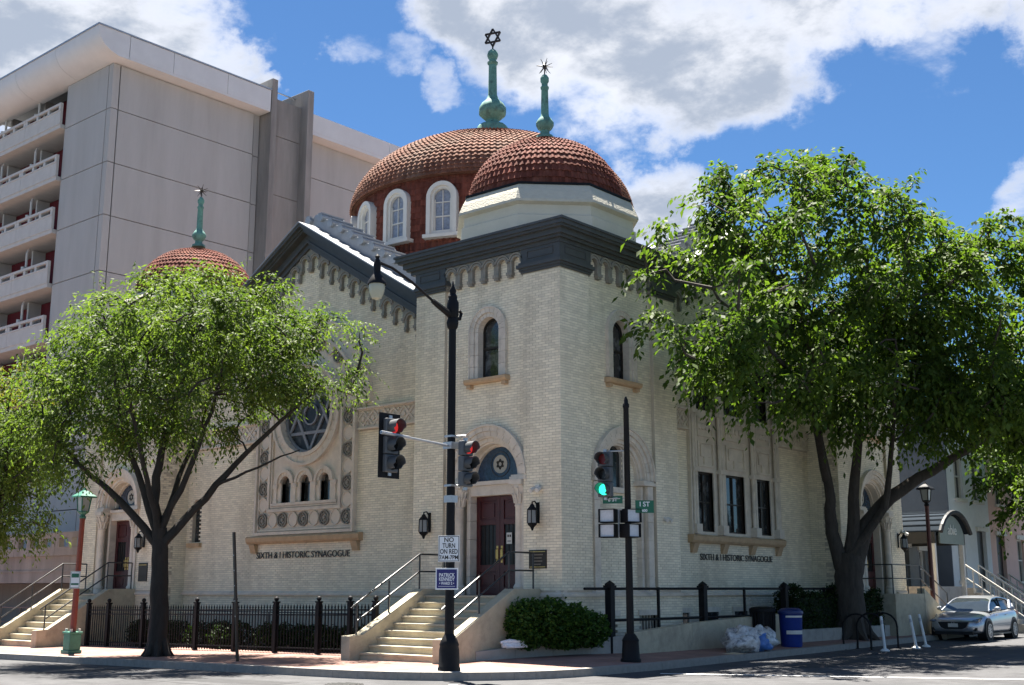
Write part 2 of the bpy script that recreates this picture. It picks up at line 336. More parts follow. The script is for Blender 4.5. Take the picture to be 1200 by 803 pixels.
# hanging sprays: leaves set alternately along short drooping twigs
def spray_leaves(cen, centre, ntw, nl, L, droop, lift=.0):
    P, A, Bn, br = [], [], [], []
    for c in cen:
        out = c-centre; out[2] *= .6; out = out/max(np.linalg.norm(out), 1e-6)
        k = max(3, int(ntw*rng.uniform(.7, 1.35))); d = out*.8+rng.normal(size=(k, 3))*.75; d[:, 2] -= .05; d /= np.linalg.norm(d, axis=1)[:, None]
        ln = L*rng.uniform(.5, 1.35, (k, 1, 1)); s = (np.arange(nl)+.5)[None, :, None]/nl+rng.normal(size=(k, nl, 1))*.02
        st = c-out*L*.25+rng.normal(size=(k, 1, 3))*L*.16
        p = st+d[:, None, :]*ln*s; p[:, :, 2:] -= droop*ln*s*s
        t = np.repeat(d[:, None, :], nl, 1); t[:, :, 2:] -= 2*droop*s
        side = np.cross(t, np.array([0, 0, 1.0])); side /= np.maximum(np.linalg.norm(side, axis=2, keepdims=True), 1e-6); side *= np.where(np.arange(nl) % 2 == 0, 1, -1)[None, :, None]
        a = t*.55+side*.75+rng.normal(size=p.shape)*.35; a[:, :, 2] -= .45
        P.append((p+side*.04).reshape(-1, 3)); A.append(a.reshape(-1, 3)); br.append(np.full(k*nl, rng.uniform(.15, .85)))
    return np.concatenate(P), np.concatenate(A), np.concatenate(br)
def spray_mesh(name, P, A, size, ratio, m, br):
    n = len(P); a = A/np.maximum(np.linalg.norm(A, axis=1)[:, None], 1e-6)
    up = np.array([0, 0, 1.0])+rng.normal(size=(n, 3))*.45; b = np.cross(up, a); b /= np.maximum(np.linalg.norm(b, axis=1)[:, None], 1e-6); c = np.cross(a, b)
    s = (size*(1+.28*rng.normal(size=n)).clip(.4, 1.7))[:, None]; f = s*.10*rng.uniform(-.3, 1, (n, 1))
    V = np.stack([P, P+a*s*.45+b*s*ratio+c*f, P+a*s-c*f*.6, P+a*s*.45-b*s*ratio+c*f], 1).reshape(-1, 3)
    me = bpy.data.meshes.new(name); me.vertices.add(4*n); me.vertices.foreach_set('co', V.astype(np.float32).ravel())
    me.loops.add(6*n); idx = (np.arange(n)*4)[:, None]+np.array([0, 1, 2, 0, 2, 3])[None]; me.loops.foreach_set('vertex_index', idx.ravel().astype(np.int32))
    me.polygons.add(2*n); me.polygons.foreach_set('loop_start', (np.arange(2*n)*3).astype(np.int32)); me.polygons.foreach_set('loop_total', np.full(2*n, 3, np.int32))
    at = me.attributes.new('rnd', 'FLOAT', 'FACE'); at.data.foreach_set('value', np.repeat(np.clip(br+.22*rng.normal(size=n), 0, 1), 2).astype(np.float32))
    me.materials.append(m); me.update(); me.validate(); return me

# ------------------------------------------------------------------ ground, road, pavement
YC, XC, RC, SKEW = -6.1, 2.75, 3.5, .055
def xcurb(y): return XC-SKEW*max(y, 0)
def base_z(x, y): return .08+.011*min(max(x, -40), 0)+.003*min(max(y, 0), 60)
def GZ(x, y):
    z = base_z(x, y)
    if y > -3: z += .045*min(max(xcurb(y)-x-.2, 0), 2.3)*min(1, (y+3)/3)
    return z
def curb_pts(o):
    r = max(RC-o, 0); m = max(RC, o); cx, cy = XC-m, YC+m
    pts = []
    for x in list(np.linspace(-90, -30, 8))+list(np.linspace(-26, -1.0, 22)): pts.append((min(x, cx-.001*(30-len(pts))), YC+o))
    for k in range(13):
        a = -PI/2+PI/2*k/12; pts.append((cx+r*math.cos(a), cy+r*math.sin(a)))
    for y in list(np.linspace(cy+.05, 30, 26))+list(np.linspace(36, 110, 8)): pts.append((XC-o, max(y, cy+.001*len(pts))))
    return [(x-SKEW*max(y, 0), y) for x, y in pts]
gx = [-3000, -800, -250]+list(np.linspace(-120, 60, 46))+[250, 800, 3000]
gy = [-3000, -800, -250]+list(np.linspace(-100, 140, 61))+[300, 900, 3000]
g = MB(); vs = [(x, y, base_z(x, y)-.15) for y in gy for x in gx]; W = len(gx)
g.add(vs, [(j*W+i, j*W+i+1, (j+1)*W+i+1, (j+1)*W+i) for j in range(len(gy)-1) for i in range(W-1)])
o = g.build('road', ASPH, smooth=True, fixn=False); o['kind'] = 'structure'
offs = [.17, .6, 1.2, 2, 3, 4.2, 6, 9, 14, 30]
rows = [curb_pts(q) for q in offs]; g = MB(); W = len(rows[0])
g.add([(x, y, GZ(x, y)) for r_ in rows for x, y in r_], [(j*W+i, j*W+i+1, (j+1)*W+i+1, (j+1)*W+i) for j in range(len(rows)-1) for i in range(W-1)])
pav = g.build('pavement', PAVE, fixn=False); pav['kind'] = 'structure'
# kerb stones
ko, ki = curb_pts(0), curb_pts(.165)
kb = bpy.data.objects.new('kerb', None); link(kb); kb['kind'] = 'structure'
for i in range(6, W-9):
    a, b, c, d = ko[i], ko[i+1], ki[i+1], ki[i]
    if math.hypot(a[0]-b[0], a[1]-b[1]) < .02: continue
    low = 0.0
    ang = i-30
    m_ = MB(); e = .004
    def P(p, q, t, zz): x = p[0]+(q[0]-p[0])*t; y = p[1]+(q[1]-p[1])*t; return (x, y, base_z(x, y)+zz)
    m_.add([P(a, b, e, -.3), P(a, b, 1-e, -.3), P(d, c, 1-e, -.3), P(d, c, e, -.3), P(a, b, e, .006-low), P(a, b, 1-e, .006-low), P(d, c, 1-e, .012-low*.8), P(d, c, e, .012-low*.8)],
           [(0, 3, 2, 1), (4, 5, 6, 7), (0, 1, 5, 4), (1, 2, 6, 5), (2, 3, 7, 6), (3, 0, 4, 7)])
    m_.build('kerb_stone', KERB, kb)
# concrete ramp slab on the corner
g = MB(); o1, o2, o3 = curb_pts(.18), curb_pts(.9), curb_pts(1.7)
for i in range(33, 39):
    q = [o1[i], o1[i+1], o2[i+1], o2[i]]; g.add([(x, y, GZ(x, y)+(.005 if k > 1 else .004)) for k, (x, y) in enumerate(q)], [(0, 1, 2, 3)])
    q = [o2[i], o2[i+1], o3[i+1], o3[i]]; g.add([(x, y, GZ(x, y)+.005) for x, y in q], [(0, 1, 2, 3)])
o = g.build('ramp_slab', mat('ramp_concrete', (.42, .40, .36), .9, .12, 4, .3, 60), pav)
# road markings: stop lines and crosswalk edges
def strip(name, pts, w):
    g = MB(); V = [Vector((p[0], p[1], 0)) for p in pts]
    for a, b in zip(V, V[1:]):
        t = (b-a).normalized(); nn = Vector((-t.y, t.x, 0))*w/2
        g.add([(q.x, q.y, base_z(q.x, q.y)-.146) for q in (a-nn, b-nn, b+nn, a+nn)], [(0, 1, 2, 3)])
    o = g.build(name, PAINTW); o['kind'] = 'structure'; return o
strip('crosswalk_line', [(3.4, -1.0), (9, 1.8), (14, 4.3)], .16)
strip('crosswalk_line', [(2.2, -6.0), (6.2, -8.6), (12, -12.4)], .16)
def manhole(x, y, r, label):
    t = empty('manhole_cover', label, 'manhole', (x, y, base_z(x, y)-.146), 0, 'iron covers in the road'); m_ = MB(); m_.lathe([(r, -.02), (r, .004), (r*.93, .006)], 24); m_.build('rim', mat('cast_iron', (.03, .03, .03), .6, .2, 9), t)
    for k in range(5): m_ = MB(); q = (k-2)*r*.34; hw = math.sqrt(max(r*r*.8-q*q, .01)); m_.box((-hw, q-.03, .006), (hw, q+.03, .011)); m_.build('rib', mat('cast_iron', (.03, .03, .03), .6, .2, 9), t)
manhole(.6, -7.2, .36, 'round iron cover in the road left of the lamp pole')
def patch(pts, m_): 
    g = MB(); g.add([(x, y, base_z(x, y)-.1475) for x, y in pts], [tuple(range(len(pts)))]); o = g.build('asphalt_patch', m_); o['kind'] = 'structure'
TAR = mat('tar_patch', (.045, .045, .047), .85, .2, 3, .5, 70, spec=.25)
patch([(-3.2, -7.6), (-.4, -7.4), (-.3, -8.1), (-3.3, -8.4)], TAR); patch([(4.2, 2.5), (5.1, 2.6), (5.3, 7.4), (4.3, 7.2)], TAR); patch([(-11, -8.9), (-7.4, -8.6), (-7.5, -9.3), (-11.1, -9.6)], TAR)
for k, (x0, y0, x1, y1) in enumerate(((-20, -8.2, 3, -8.9), (4.2, -2.5, 3.6, 18), (-8, -6.9, -7.2, -10.5))):
    n_ = 26; pts = [(x0+(x1-x0)*i/n_+random.uniform(-.05, .05), y0+(y1-y0)*i/n_+random.uniform(-.05, .05)) for i in range(n_+1)]
    g = MB()
    for (a, b), (c_, d) in zip(pts, pts[1:]):
        t_ = Vector((c_-a, d-b)).normalized(); nx, ny = -t_.y*.018, t_.x*.018
        g.add([(x, y, base_z(x, y)-.1465) for x, y in ((a-nx, b-ny), (c_-nx, d-ny), (c_+nx, d+ny), (a+nx, b+ny))], [(0, 1, 2, 3)])
    o = g.build('crack_seal', TAR); o['kind'] = 'structure'
strip('lane_line', [(-40, -12.4), (-4, -12.2)], .12)

# ------------------------------------------------------------------ the synagogue
def frame(ox, oy, side):
    if side == 'L': return lambda u, d, w: (ox+u, oy-d, w)
    return lambda u, d, w: (ox+d, oy+u, w)
FL, FLr, FR, FRr = frame(0, 0, 'L'), frame(0, 1, 'L'), frame(0, 0, 'R'), frame(-1, 0, 'R')
LU = -10.72; RU = 9.85
syn = empty('synagogue', 'cream brick domed corner synagogue with red tiled domes and dark cornice', 'synagogue')
def arch_in(uc, hw, w0, sp): return lambda u, w: abs(u-uc) < hw and w > w0 and (w < sp or math.hypot(u-uc, w-sp) < hw)
def rect_in(u0, u1, w0, w1): return lambda u, w: u0 < u < u1 and w0 < w < w1
def arch_poly(uc, hw, w0, sp, n=16): return [(uc-hw, w0), (uc+hw, w0)]+[(uc+hw*math.cos(PI*i/n), sp+hw*math.sin(PI*i/n)) for i in range(n+1)]
def circ_poly(uc, wc, r, n=28): return [(uc+r*math.cos(2*PI*i/n), wc+r*math.sin(2*PI*i/n)) for i in range(n)]

CH, BL, JT = .067, .205, .011
def brick_field(fr, u0, u1, w0, w1, d, skips=(), parent=None, top=None):
    mb = MB(); row = 0; w = w0
    while w+CH*.6 < w1:
        wt_ = min(w+CH-JT, w1); off = (row % 2)*.5*BL; u = u0-off
        while u < u1-.01:
            a, b = max(u, u0), min(u+BL-JT, u1); u += BL
            if b-a < .03: continue
            cu, cw = (a+b)/2, (w+wt_)/2
            if top and (wt_ > top(a) or wt_ > top(b)): continue
            if any(k(cu, cw) for k in skips): continue
            mb.cr = random.random(); dd = d+random.uniform(-.003, .003)
            vs = [fr(a, dd, w), fr(b, dd, w), fr(b, dd, wt_), fr(a, dd, wt_), fr(a, d-.014, w), fr(b, d-.014, w), fr(b, d-.014, wt_), fr(a, d-.014, wt_)]
            mb.add(vs, [(0, 1, 2, 3), (0, 4, 5, 1), (1, 5, 6, 2), (2, 6, 7, 3), (3, 7, 4, 0)])
        w += CH; row += 1
    return mb.build('brick', BRICK, parent, rndattr=True, kind='stuff', fixn=False)
def wall_sheet(name, fr, outline, holes, d, depth, parent=None, m=MORTAR):
    loops = [[Vector((u, w, 0)) for u, w in outline]]+[[Vector((u, w, 0)) for u, w in h] for h in holes]
    flat = [p for l in loops for p in l]
    mb = MB(); mb.add([fr(p.x, d, p.y) for p in flat], [tuple(t) for t in tessellate_polygon(loops)])
    for h in holes:
        n = len(h); mb.add([fr(u, d, w) for u, w in h]+[fr(u, d-depth, w) for u, w in h], [(i, (i+1) % n, (i+1) % n+n, i+n) for i in range(n)])
    n = len(outline); mb.add([fr(u, d, w) for u, w in outline]+[fr(u, d-.5, w) for u, w in outline], [(i, (i+1) % n, (i+1) % n+n, i+n) for i in range(n)])
    return mb.build(name, m, parent or syn, fixn=False)
def voussoirs(mb, fr, cu, cw, r0, r1, d0, d1, n, gap=.012, a0=0, a1=PI):
    for i in range(n):
        p = a0+(a1-a0)*i/n+gap/2/r1; q = a0+(a1-a0)*(i+1)/n-gap/2/r1
        mb.ring(fr, cu, cw, r0, r1, d0, d1, p, q, 3)

# ---- arched sash window with stone surround and sandstone sill
def sash_window(fr, uc, w0, sp, hw, label=None, sur=.24, sill=True, glass=GLASS, deep=.24):
    f = MB(); t = .05
    f.ring(fr, uc, sp, hw-t, hw-.002, -deep, -deep+.07, 0, PI, 14)
    f.box((uc-hw+.002, -deep, w0), (uc-hw+t, -deep+.07, sp), fr); f.box((uc+hw-t, -deep, w0), (uc+hw-.002, -deep+.07, sp), fr)
    f.box((uc-hw+t, -deep, w0), (uc+hw-t, -deep+.068, w0+t), fr)
    mid = w0+(sp+hw-w0)*.5; f.box((uc-hw+t, -deep+.005, mid-.03), (uc+hw-t, -deep+.075, mid+.03), fr)
    win = f.build('window', BRONZE, syn)
    p = MB(); p.prism(arch_poly(uc, hw-.01, w0+.01, sp), -deep+.01, -deep+.025, fr); p.build('pane', glass, win)
    s = MB()
    nv = 11
    voussoirs(s, fr, uc, sp, hw-.004, hw+sur*.45, -deep-.02, .035, nv)
    voussoirs(s, fr, uc, sp, hw+sur*.45+.006, hw+sur, -.05, .075, nv)
    s.ring(fr, uc, sp, hw+sur, hw+sur+.035, -.05, .10, 0, PI, 22)
    k = max(3, int((sp-w0)/.3))
    for i in range(k):
        a, b = w0+(sp-w0)*i/k+.004, w0+(sp-w0)*(i+1)/k-.004
        for q in (-1, 1):
            x0, x1 = sorted((uc+q*(hw-.004), uc+q*(hw+sur*.45))); s.box((x0, -deep-.02, a), (x1, .035, b), fr)
            x0, x1 = sorted((uc+q*(hw+sur*.45+.006), uc+q*(hw+sur))); s.box((x0, -.05, a), (x1, .075, b), fr)
            x0, x1 = sorted((uc+q*(hw+sur), uc+q*(hw+sur+.035))); s.box((x0, -.05, a), (x1, .10, b), fr)
    s.build('surround', STONE, win)
    if sill:
        q = MB(); e = hw+sur+.12
        q.prism([(-.3, w0-.16), (.16, w0-.16), (.20, w0-.1), (.20, w0-.03), (-.3, w0)], uc-e, uc+e, lambda a, b, c: fr(b, a, c))
        for g_ in (-1, 1): q.box((uc+g_*(e-.12)-.07, -.02, w0-.26), (uc+g_*(e-.12)+.07, .14, w0-.162), fr)
        q.build('sill', SANDST, win, bevel=.012)
    return win

# ---- corbel arch pieces
_corb = {}
def corbel_mesh(fr, key, p, hz, r, h, slope, d):
    if key in _corb: return _corb[key]
    o0 = Vector(fr(0, 0, 0)); f2 = lambda u, dd, w: tuple(Vector(fr(u, dd, w))-o0)
    mb = MB(); n = 10; e = .003
    poly = [(-p/2+e, .10), (-r, .10), (-r, hz)]+[(-r*math.cos(PI*i/n), hz+r*math.sin(PI*i/n)) for i in range(1, n)]+[(r, hz), (r, .10), (p/2-e, .10), (p/2-e, h+slope*p/2), (-p/2+e, h-slope*p/2)]
    mb.prism(poly, -.02, d, f2)
    mb.ring(f2, 0, hz, r-.015, r+.035, d-.02, d+.03, 0, PI, 12)
    mb.ring(f2, 0, hz, r+.055, r+.095, d-.02, d+.045, .15, PI-.15, 12)
    for q in (-1, 1):      # half brackets on both legs
        x0, x1 = sorted((q*(r-.02), q*(p/2-e)))
        mb.box((x0, -.02, .06), (x1, d+.03, .14), f2); x0, x1 = sorted((q*(r+.01), q*(p/2-e))); mb.box((x0, -.02, 0), (x1, d+.01, .06), f2)
    _corb[key] = mb.mesh('corbel_arch', CORBEL); return _corb[key]
def corbels(fr, key, spots, parent, p, hz=.36, r=.155, h=.62, slope=0.0, d=.13):
    me = corbel_mesh(fr, key, p, hz, r, h, slope, d); o0 = Vector(fr(0, 0, 0))
    for u, w in spots: inst('corbel_arch', me, parent, fr(u, 0, w))

# ---- portal: round arch with archivolts, columns and double door (or blind arch)
def portal(fr, uc, blind, sill_w=1.5, sp=4.42):
    a = MB()
    nv = 15
    voussoirs(a, fr, uc, sp, 1.16, 1.28, -.05, .10, nv); a.ring(fr, uc, sp, 1.28, 1.325, -.05, .14, 0, PI, 30)
    voussoirs(a, fr, uc, sp, 1.04, 1.155, -.10, .055, nv); a.ring(fr, uc, sp, 1.00, 1.04, -.14, .02, 0, PI, 30)
    voussoirs(a, fr, uc, sp, .90, 1.0, -.5, -.07, nv, .006); a.ring(fr, uc, sp, .855, .90, -.5, -.13, 0, PI, 30)
    if not blind: voussoirs(a, fr, uc, sp, .80, .855, -.52, -.36, nv, .004)
    for q in (-1, 1):                         # stepped jambs
        k = 6; b0 = sill_w-.0; seg = (sp-.14-b0)/k
        for i in range(k):
            z0, z1 = b0+seg*i+.004, b0+seg*(i+1)-.004
            def J(r0, r1, d0, d1):
                x0, x1 = sorted((uc+q*r0, uc+q*r1)); a.box((x0, d0, z0), (x1, d1, z1), fr)
            if blind: J(1.04, 1.28, -.10, .055); J(.90, 1.0, -.3, -.07)
            else: J(1.12, 1.26, -.10, .04); J(.80, .92, -.52, -.20)
        x0, x1 = sorted((uc+q*.80, uc+q*1.33)); a.box((x0, -.3, sp-.13), (x1, .12, sp-.05), fr)
        x0, x1 = sorted((uc+q*.82, uc+q*1.30)); a.box((x0, -.3, sp-.05), (x1, .085, sp-.003), fr)
    arch = a.build('portal_arch', STONE, syn)
    if blind: return arch
    for q in (-1, 1):                         # free columns with carved capitals
        x, y, _ = fr(uc+q*1.02, -.02, 0)
        c = MB(); c.lathe([(.17, 1.5), (.17, 1.62), (.15, 1.66), (.165, 1.70), (.13, 1.76), (.115, 1.78), (.11, 3.62), (.13, 3.66), (.115, 3.70)], 16, (x, y)); col = c.build('column', STONE, syn, smooth=True)
        c = MB(); c.lathe([(.115, 3.70), (.13, 3.85), (.15, 3.98), (.20, 4.14), (.19, 4.17)], 12, (x, y)); c.box((x-.2, y-.2, 4.17), (x+.2, y+.2, 4.285))
        for i in range(8):
            an = PI/4*i; c.tube([(x+.12*math.cos(an), y+.12*math.sin(an), 3.72), (x+.16*math.cos(an), y+.16*math.sin(an), 3.9), (x+.21*math.cos(an), y+.21*math.sin(an), 3.95)], [.035, .03, .02], 5)
            an += PI/8; c.tube([(x+.13*math.cos(an), y+.13*math.sin(an), 3.85), (x+.18*math.cos(an), y+.18*math.sin(an), 4.08), (x+.23*math.cos(an), y+.23*math.sin(an), 4.1)], [.03, .03, .02], 5)
        c.build('capital', STONE, col)
    l = MB(); l.box((uc-.80, -.50, 3.98), (uc+.80, -.22, 4.24), fr); l.box((uc-.80, -.50, 4.243), (uc+.80, -.15, 4.34), fr); l.build('lintel', STONE, syn)
    ft = MB(); ft.prism(arch_poly(uc, .80, 4.34, sp, 20), -.50, -.46, fr); fan = ft.build('fanlight', STAIN, syn)
    m_ = MB(); m_.ring(fr, uc, 4.78, .30, .33, -.46, -.445, 0, 2*PI, 24); m_.build('fanlight_ring', mat('fanlight_leading', (.05, .06, .07), .5), fan)
    m_ = MB(); m_.disc(fr, uc, 4.78, .235, -.46, -.448, 22); m_.build('medallion', mat('pale_medallion', (.40, .37, .30), .6), fan)
    m_ = MB(); star(m_, fr, uc, 4.78, .13, .016, -.448, -.44); m_.build('star', BRONZE, fan)
    for q in (-1, 1):
        x0, x1 = sorted((uc+q*.004, uc+q*.80)); cx = (x0+x1)/2; g = MB(); d0 = -.5; d1 = -.44
        z0, z1 = 1.5, 3.978; st = .13; gz0, gz1 = 2.25, 3.25
        g.box((x0, d0, z0), (x0+st, d1, z1), fr); g.box((x1-st, d0, z0), (x1, d1, z1), fr)
        for a0, a1 in ((z0, z0+.2), (2.08, gz0), (gz1, gz1+.14), (z1-.12, z1)): g.box((x0+st, d0, a0), (x1-st, d1, a1), fr)
        g.box((x0+st, d0, z0+.2), (x1-st, d1-.03, 2.08), fr); g.box((x0+st+.06, d0, z0+.28), (x1-st-.06, d1-.008, 2.0), fr)
        g.box((x0+st, d0, gz1+.14), (x1-st, d1-.03, z1-.12), fr); g.box((x0+st+.06, d0, gz1+.2), (x1-st-.06, d1-.008, z1-.18), fr)
        leaf = g.build('door', DOORM, syn, bevel=.006)
        gp = MB(); gp.box((x0+st, d0+.005, gz0), (x1-st, d0+.02, gz1), fr); gp.build('door_pane', mat('door_glass', (.012, .012, .013), .3, .4, 4, spec=.3), leaf)
        gp = MB()
        for i in (1, 2, 3): gp.box((x0+st+(x1-x0-2*st)*i/4-.008, d0+.02, gz0), (x0+st+(x1-x0-2*st)*i/4+.008, d0+.034, gz1), fr)
        gp.build('grille', BRONZE, leaf)
        hd = MB(); hx = uc+q*.075; hd.box((hx-.03, d1, 2.3), (hx+.03, d1+.012, 2.72), fr); hd.tube([fr(hx, d1+.01, 2.36), fr(hx, d1+.06, 2.4), fr(hx, d1+.06, 2.62), fr(hx, d1+.01, 2.66)], .012, 6); hd.build('handle', BRASS, leaf)
    return arch
def star(mb, fr, cu, cw, r, t, d0, d1):
    for flip in (0, PI):
        P = [(cu+r*math.cos(PI/2+flip+2*PI*k/3), cw+r*math.sin(PI/2+flip+2*PI*k/3)) for k in range(3)]
        for k in range(3):
            a, b = Vector(P[k]), Vector(P[(k+1) % 3]); tt = (b-a).normalized(); nn = Vector((-tt.y, tt.x))*t
            e = .0015 if flip else 0
            mb.prism([tuple(a-nn), tuple(b-nn), tuple(b+nn), tuple(a+nn)], d0, d1+e, fr)

# ---- one brick face of a tower
PW = 1.08
def tower_face(fr, ua, ub, key, uc, lower, ca, cb):
    """ca/cb: extra reach of the end pilasters so that they meet round a corner"""
    EP = .003 if key == 'R' else 0
    holes = [arch_poly(uc, .36, 6.98, 8.2), arch_poly(uc, 1.06 if lower == 'door' else 1.02, 1.5, 4.42, 24)]
    wall = wall_sheet('brick_wall', fr, [(ua, -.6), (ub, -.6), (ub, 10.1), (ua, 10.1)], holes, -.009, .6 if lower == 'door' else .30)
    sk = [arch_in(uc, .48, 6.95, 8.2), arch_in(uc, 1.2, 1.45, 4.42)]
    brick_field(fr, ua+PW, ub-PW, 1.62, 10.05, 0, sk, wall)
    brick_field(fr, ua+.01, ub-.01, -.2, 1.5, .12, [arch_in(uc, 1.1 if lower == 'door' else -1, 1.45, 4.4), lambda u, w: lower != 'door' and .2 < w < 1.0 and (abs(u-uc+.9) < .4 or abs(u-uc-.9) < .4)], wall)
    pb = MB()
    if lower == 'door':
        pb.box((ua, -.3, -.6), (uc-1.2, .108, 1.48), fr); pb.box((uc+1.2, -.3, -.6), (ub+cb, .108, 1.48), fr)
    else:
        x = ua-ca
        for q in (-.9, .9):
            pb.box((x, -.3, -.6), (uc+q-.4, .108, 1.48), fr); pb.box((uc+q-.4, -.3, -.6), (uc+q+.4, .106, .2), fr); pb.box((uc+q-.4, -.3, 1.0), (uc+q+.4, .106, 1.48), fr); x = uc+q+.4
        pb.box((x, -.3, -.6), (ub, .108, 1.48), fr)
    pb.build('plinth_core', MORTAR, wall)
    wt_ = MB(); spans = [(ua-ca, uc-1.3), (uc+1.3, ub+cb)] if lower == 'door' else [(ua-ca, ub+cb)]
    for a, b in spans:
        wt_ = MB(); wt_.prism([(-.1, 1.47+EP), (.17+EP, 1.47+EP), (.17+EP, 1.53), (.0, 1.62-EP), (-.1, 1.62-EP)], a, b, lambda q, b_, c: fr(b_, q, c))
        wt_.build('water_table', STONE, syn)
    if lower != 'door':
        for q in (-.9, .9):
            m_ = MB(); m_.box((uc+q-.4, -.05, .2), (uc+q+.4, -.03, 1.0), fr); bw = m_.build('basement_window', GLASS, syn)
            m_ = MB(); m_.box((uc+q-.4, -.03, .2), (uc+q-.36, .02, 1.0), fr); m_.box((uc+q+.36, -.03, .2), (uc+q+.4, .02, 1.0), fr)
            for i in range(1, 6): m_.box((uc+q-.4+.133*i-.008, .0, .2), (uc+q-.4+.133*i+.008, .016, 1.0), fr)
            m_.build('grille', BLACKM, bw)
            m_ = MB(); m_.box((uc+q-.5, .0, 1.0), (uc+q+.5, .15, 1.14), fr); m_.build('lintel', STONE, bw)
    for a, b in ((ua, ua+PW), (ub-PW, ub)):       # pilasters
        lo, hi = (a-(ca if a == ua else 0), b+(cb if b == ub else 0))
        c = MB(); c.box((lo+(.012 if a == ua else 0), -.2, 1.5), (hi-(.012 if b == ub else 0), .091, 9.5), fr); pil = c.build('pilaster', MORTAR, syn)
        brick_field(fr, lo+.002, hi-.002, 1.62, 9.47, .10, (), pil)
    # entablature blocks on the pilasters
    for a, b in ((ua, ua+PW), (ub-PW, ub)):
        lo, hi = (a-(ca if a == ua else 0), b+(cb if b == ub else 0))
        c = MB(); el, eh = (1 if a == ua else 0), (1 if b == ub else 0)
        def stp(e, z0, z1):
            c.box((lo-(e-.1-2*EP if (a != ua or ca) else 0), -.2, z0+EP), (hi+(e-.1 if (b != ub or cb) else 0), e+EP, z1-EP), fr)
        stp(.145, 9.48, 9.54); stp(.18, 9.54, 9.60); stp(.23, 9.60, 9.69); stp(.185, 9.69, 9.75); stp(.145, 9.76, 10.10)
        blk = c.build('entablature_block', DARKTRIM, syn)
        c = MB(); w = .03; i0, i1, z0, z1 = lo+.16, hi-.16, 9.83, 10.04
        c.box((i0, .1, z0), (i1, .165, z0+w), fr); c.box((i0, .1, z1-w), (i1, .165, z1), fr); c.box((i0, .1, z0+w), (i0+w, .163, z1-w), fr); c.box((i1-w, .1, z0+w), (i1, .163, z1-w), fr)
        c.build('panel_moulding', DARKTRIM, blk)
    n = 6; p = (ub-ua-2*PW)/n
    corbels(fr, key, [(ua+PW+p*(i+.5), 9.46) for i in range(n)], syn, p, hz=.38, r=.150, h=.66, d=.10)
    sash_window(fr, uc, 6.98, 8.2, .36)
    portal(fr, uc, lower != 'door')
    if lower == 'blind':
        m_ = wall_sheet('blind_arch_infill', fr, arch_poly(uc, 1.05, 1.48, 4.42, 24), [arch_poly(uc, .33, 4.2, 5.0)], -.235, .12)
        brick_field(fr, uc-.95, uc+.95, 1.6, 5.5, -.225, [lambda u, w: w > 4.42 and math.hypot(u-uc, w-4.42) > .95, arch_in(uc, .36, 4.15, 5.0)], m_)
        g = MB(); g.prism(arch_poly(uc, .33, 4.2, 5.0), -.33, -.31, fr); w_ = g.build('window', GLASS, syn)
        g = MB(); g.ring(fr, uc, 5.0, .30, .36, -.32, -.2, 0, PI, 14); g.box((uc-.36, -.32, 4.2), (uc-.30, -.2, 5.0), fr); g.box((uc+.30, -.32, 4.2), (uc+.36, -.2, 5.0), fr); g.build('frame', STONE, w_)
        g = MB(); g.box((uc-.45, -.32, 4.06), (uc+.45, -.12, 4.2), fr); g.build('sill', STONE, w_)

def cornice(x0, x1, y0, y1, name='cornice'):
    c = MB()
    for e, z0, z1 in ((.17, 10.102, 10.20), (.26, 10.20, 10.27), (.33, 10.27, 10.33), (.33, 10.33, 10.40), (.43, 10.40, 10.46), (.48, 10.46, 10.56), (.52, 10.56, 10.62)):
        c.box((x0-e, y0-e, z0), (x1+e, y1+e, z1-.0005))
    e, f = .51, -.1
    c.add([(x0-e, y0-e, 10.619), (x1+e, y0-e, 10.619), (x1+e, y1+e, 10.619), (x0-e, y1+e, 10.619), (x0-f, y0-f, 10.74), (x1+f, y0-f, 10.74), (x1+f, y1+f, 10.74), (x0-f, y1+f, 10.74)],
          [(0, 1, 5, 4), (1, 2, 6, 5), (2, 3, 7, 6), (3, 0, 4, 7), (4, 5, 6, 7)])
    return c.build(name, DARKTRIM, syn)

tower_face(FL, -4.9, 0, 'L', -2.32, 'door', 0, .10)
tower_face(FR, 0, 5.0, 'R', 2.55, 'blind', .10, 0)
tower_face(FL, -21.7, -16.8, 'L', -19.40, 'door', 0, 0)
tower_face(FR, 14.7, 19.7, 'R', 17.55, 'door', 0, 0)
cornice(-4.9, 0, 0, 5); cornice(-21.7, -16.8, 0, 5); cornice(-4.9, 0, 14.7, 19.7)
# solid cores behind the brick faces
c = MB()
c.box((-4.89, .62, -.6), (-.62, 4.98, 10.1)); c.box((-21.69, .62, -.6), (-16.81, 4.98, 10.1)); c.box((-4.9, 14.71, -.6), (-.62, 19.69, 10.1))
c.box((-20.5, 1.62, -.6), (-1.62, 18.8, 9.6))
c.build('wall_core', MORTAR, syn)
c = MB()      # tower side returns (brick clad)
def side(x, y0, y1, sgn):
    f = (lambda u, d, w: (x+sgn*d, u, w)); s = MB(); s.box((y0, -.3, -.6), (y1, -.012, 10.1), f); o = s.build('brick_wall', MORTAR, syn); brick_field(f, y0, y1, .1, 9.5, 0, (), o)
side(-16.8, -.09, 1.0, 1); side(-4.9, -.09, 1.0, -1)
def side2(y, x0, x1, sgn):
    f = (lambda u, d, w: (u, y+sgn*d, w)); s = MB(); s.box((x0, -.3, -.6), (x1, -.012, 10.1), f); o = s.build('brick_wall', MORTAR, syn); brick_field(f, x0, x1, .1, 9.5, 0, (), o)
side2(5.0, -1.0, .09, 1); side2(14.7, -1.0, .09, -1); side2(19.7, -4.9, .09, 1)

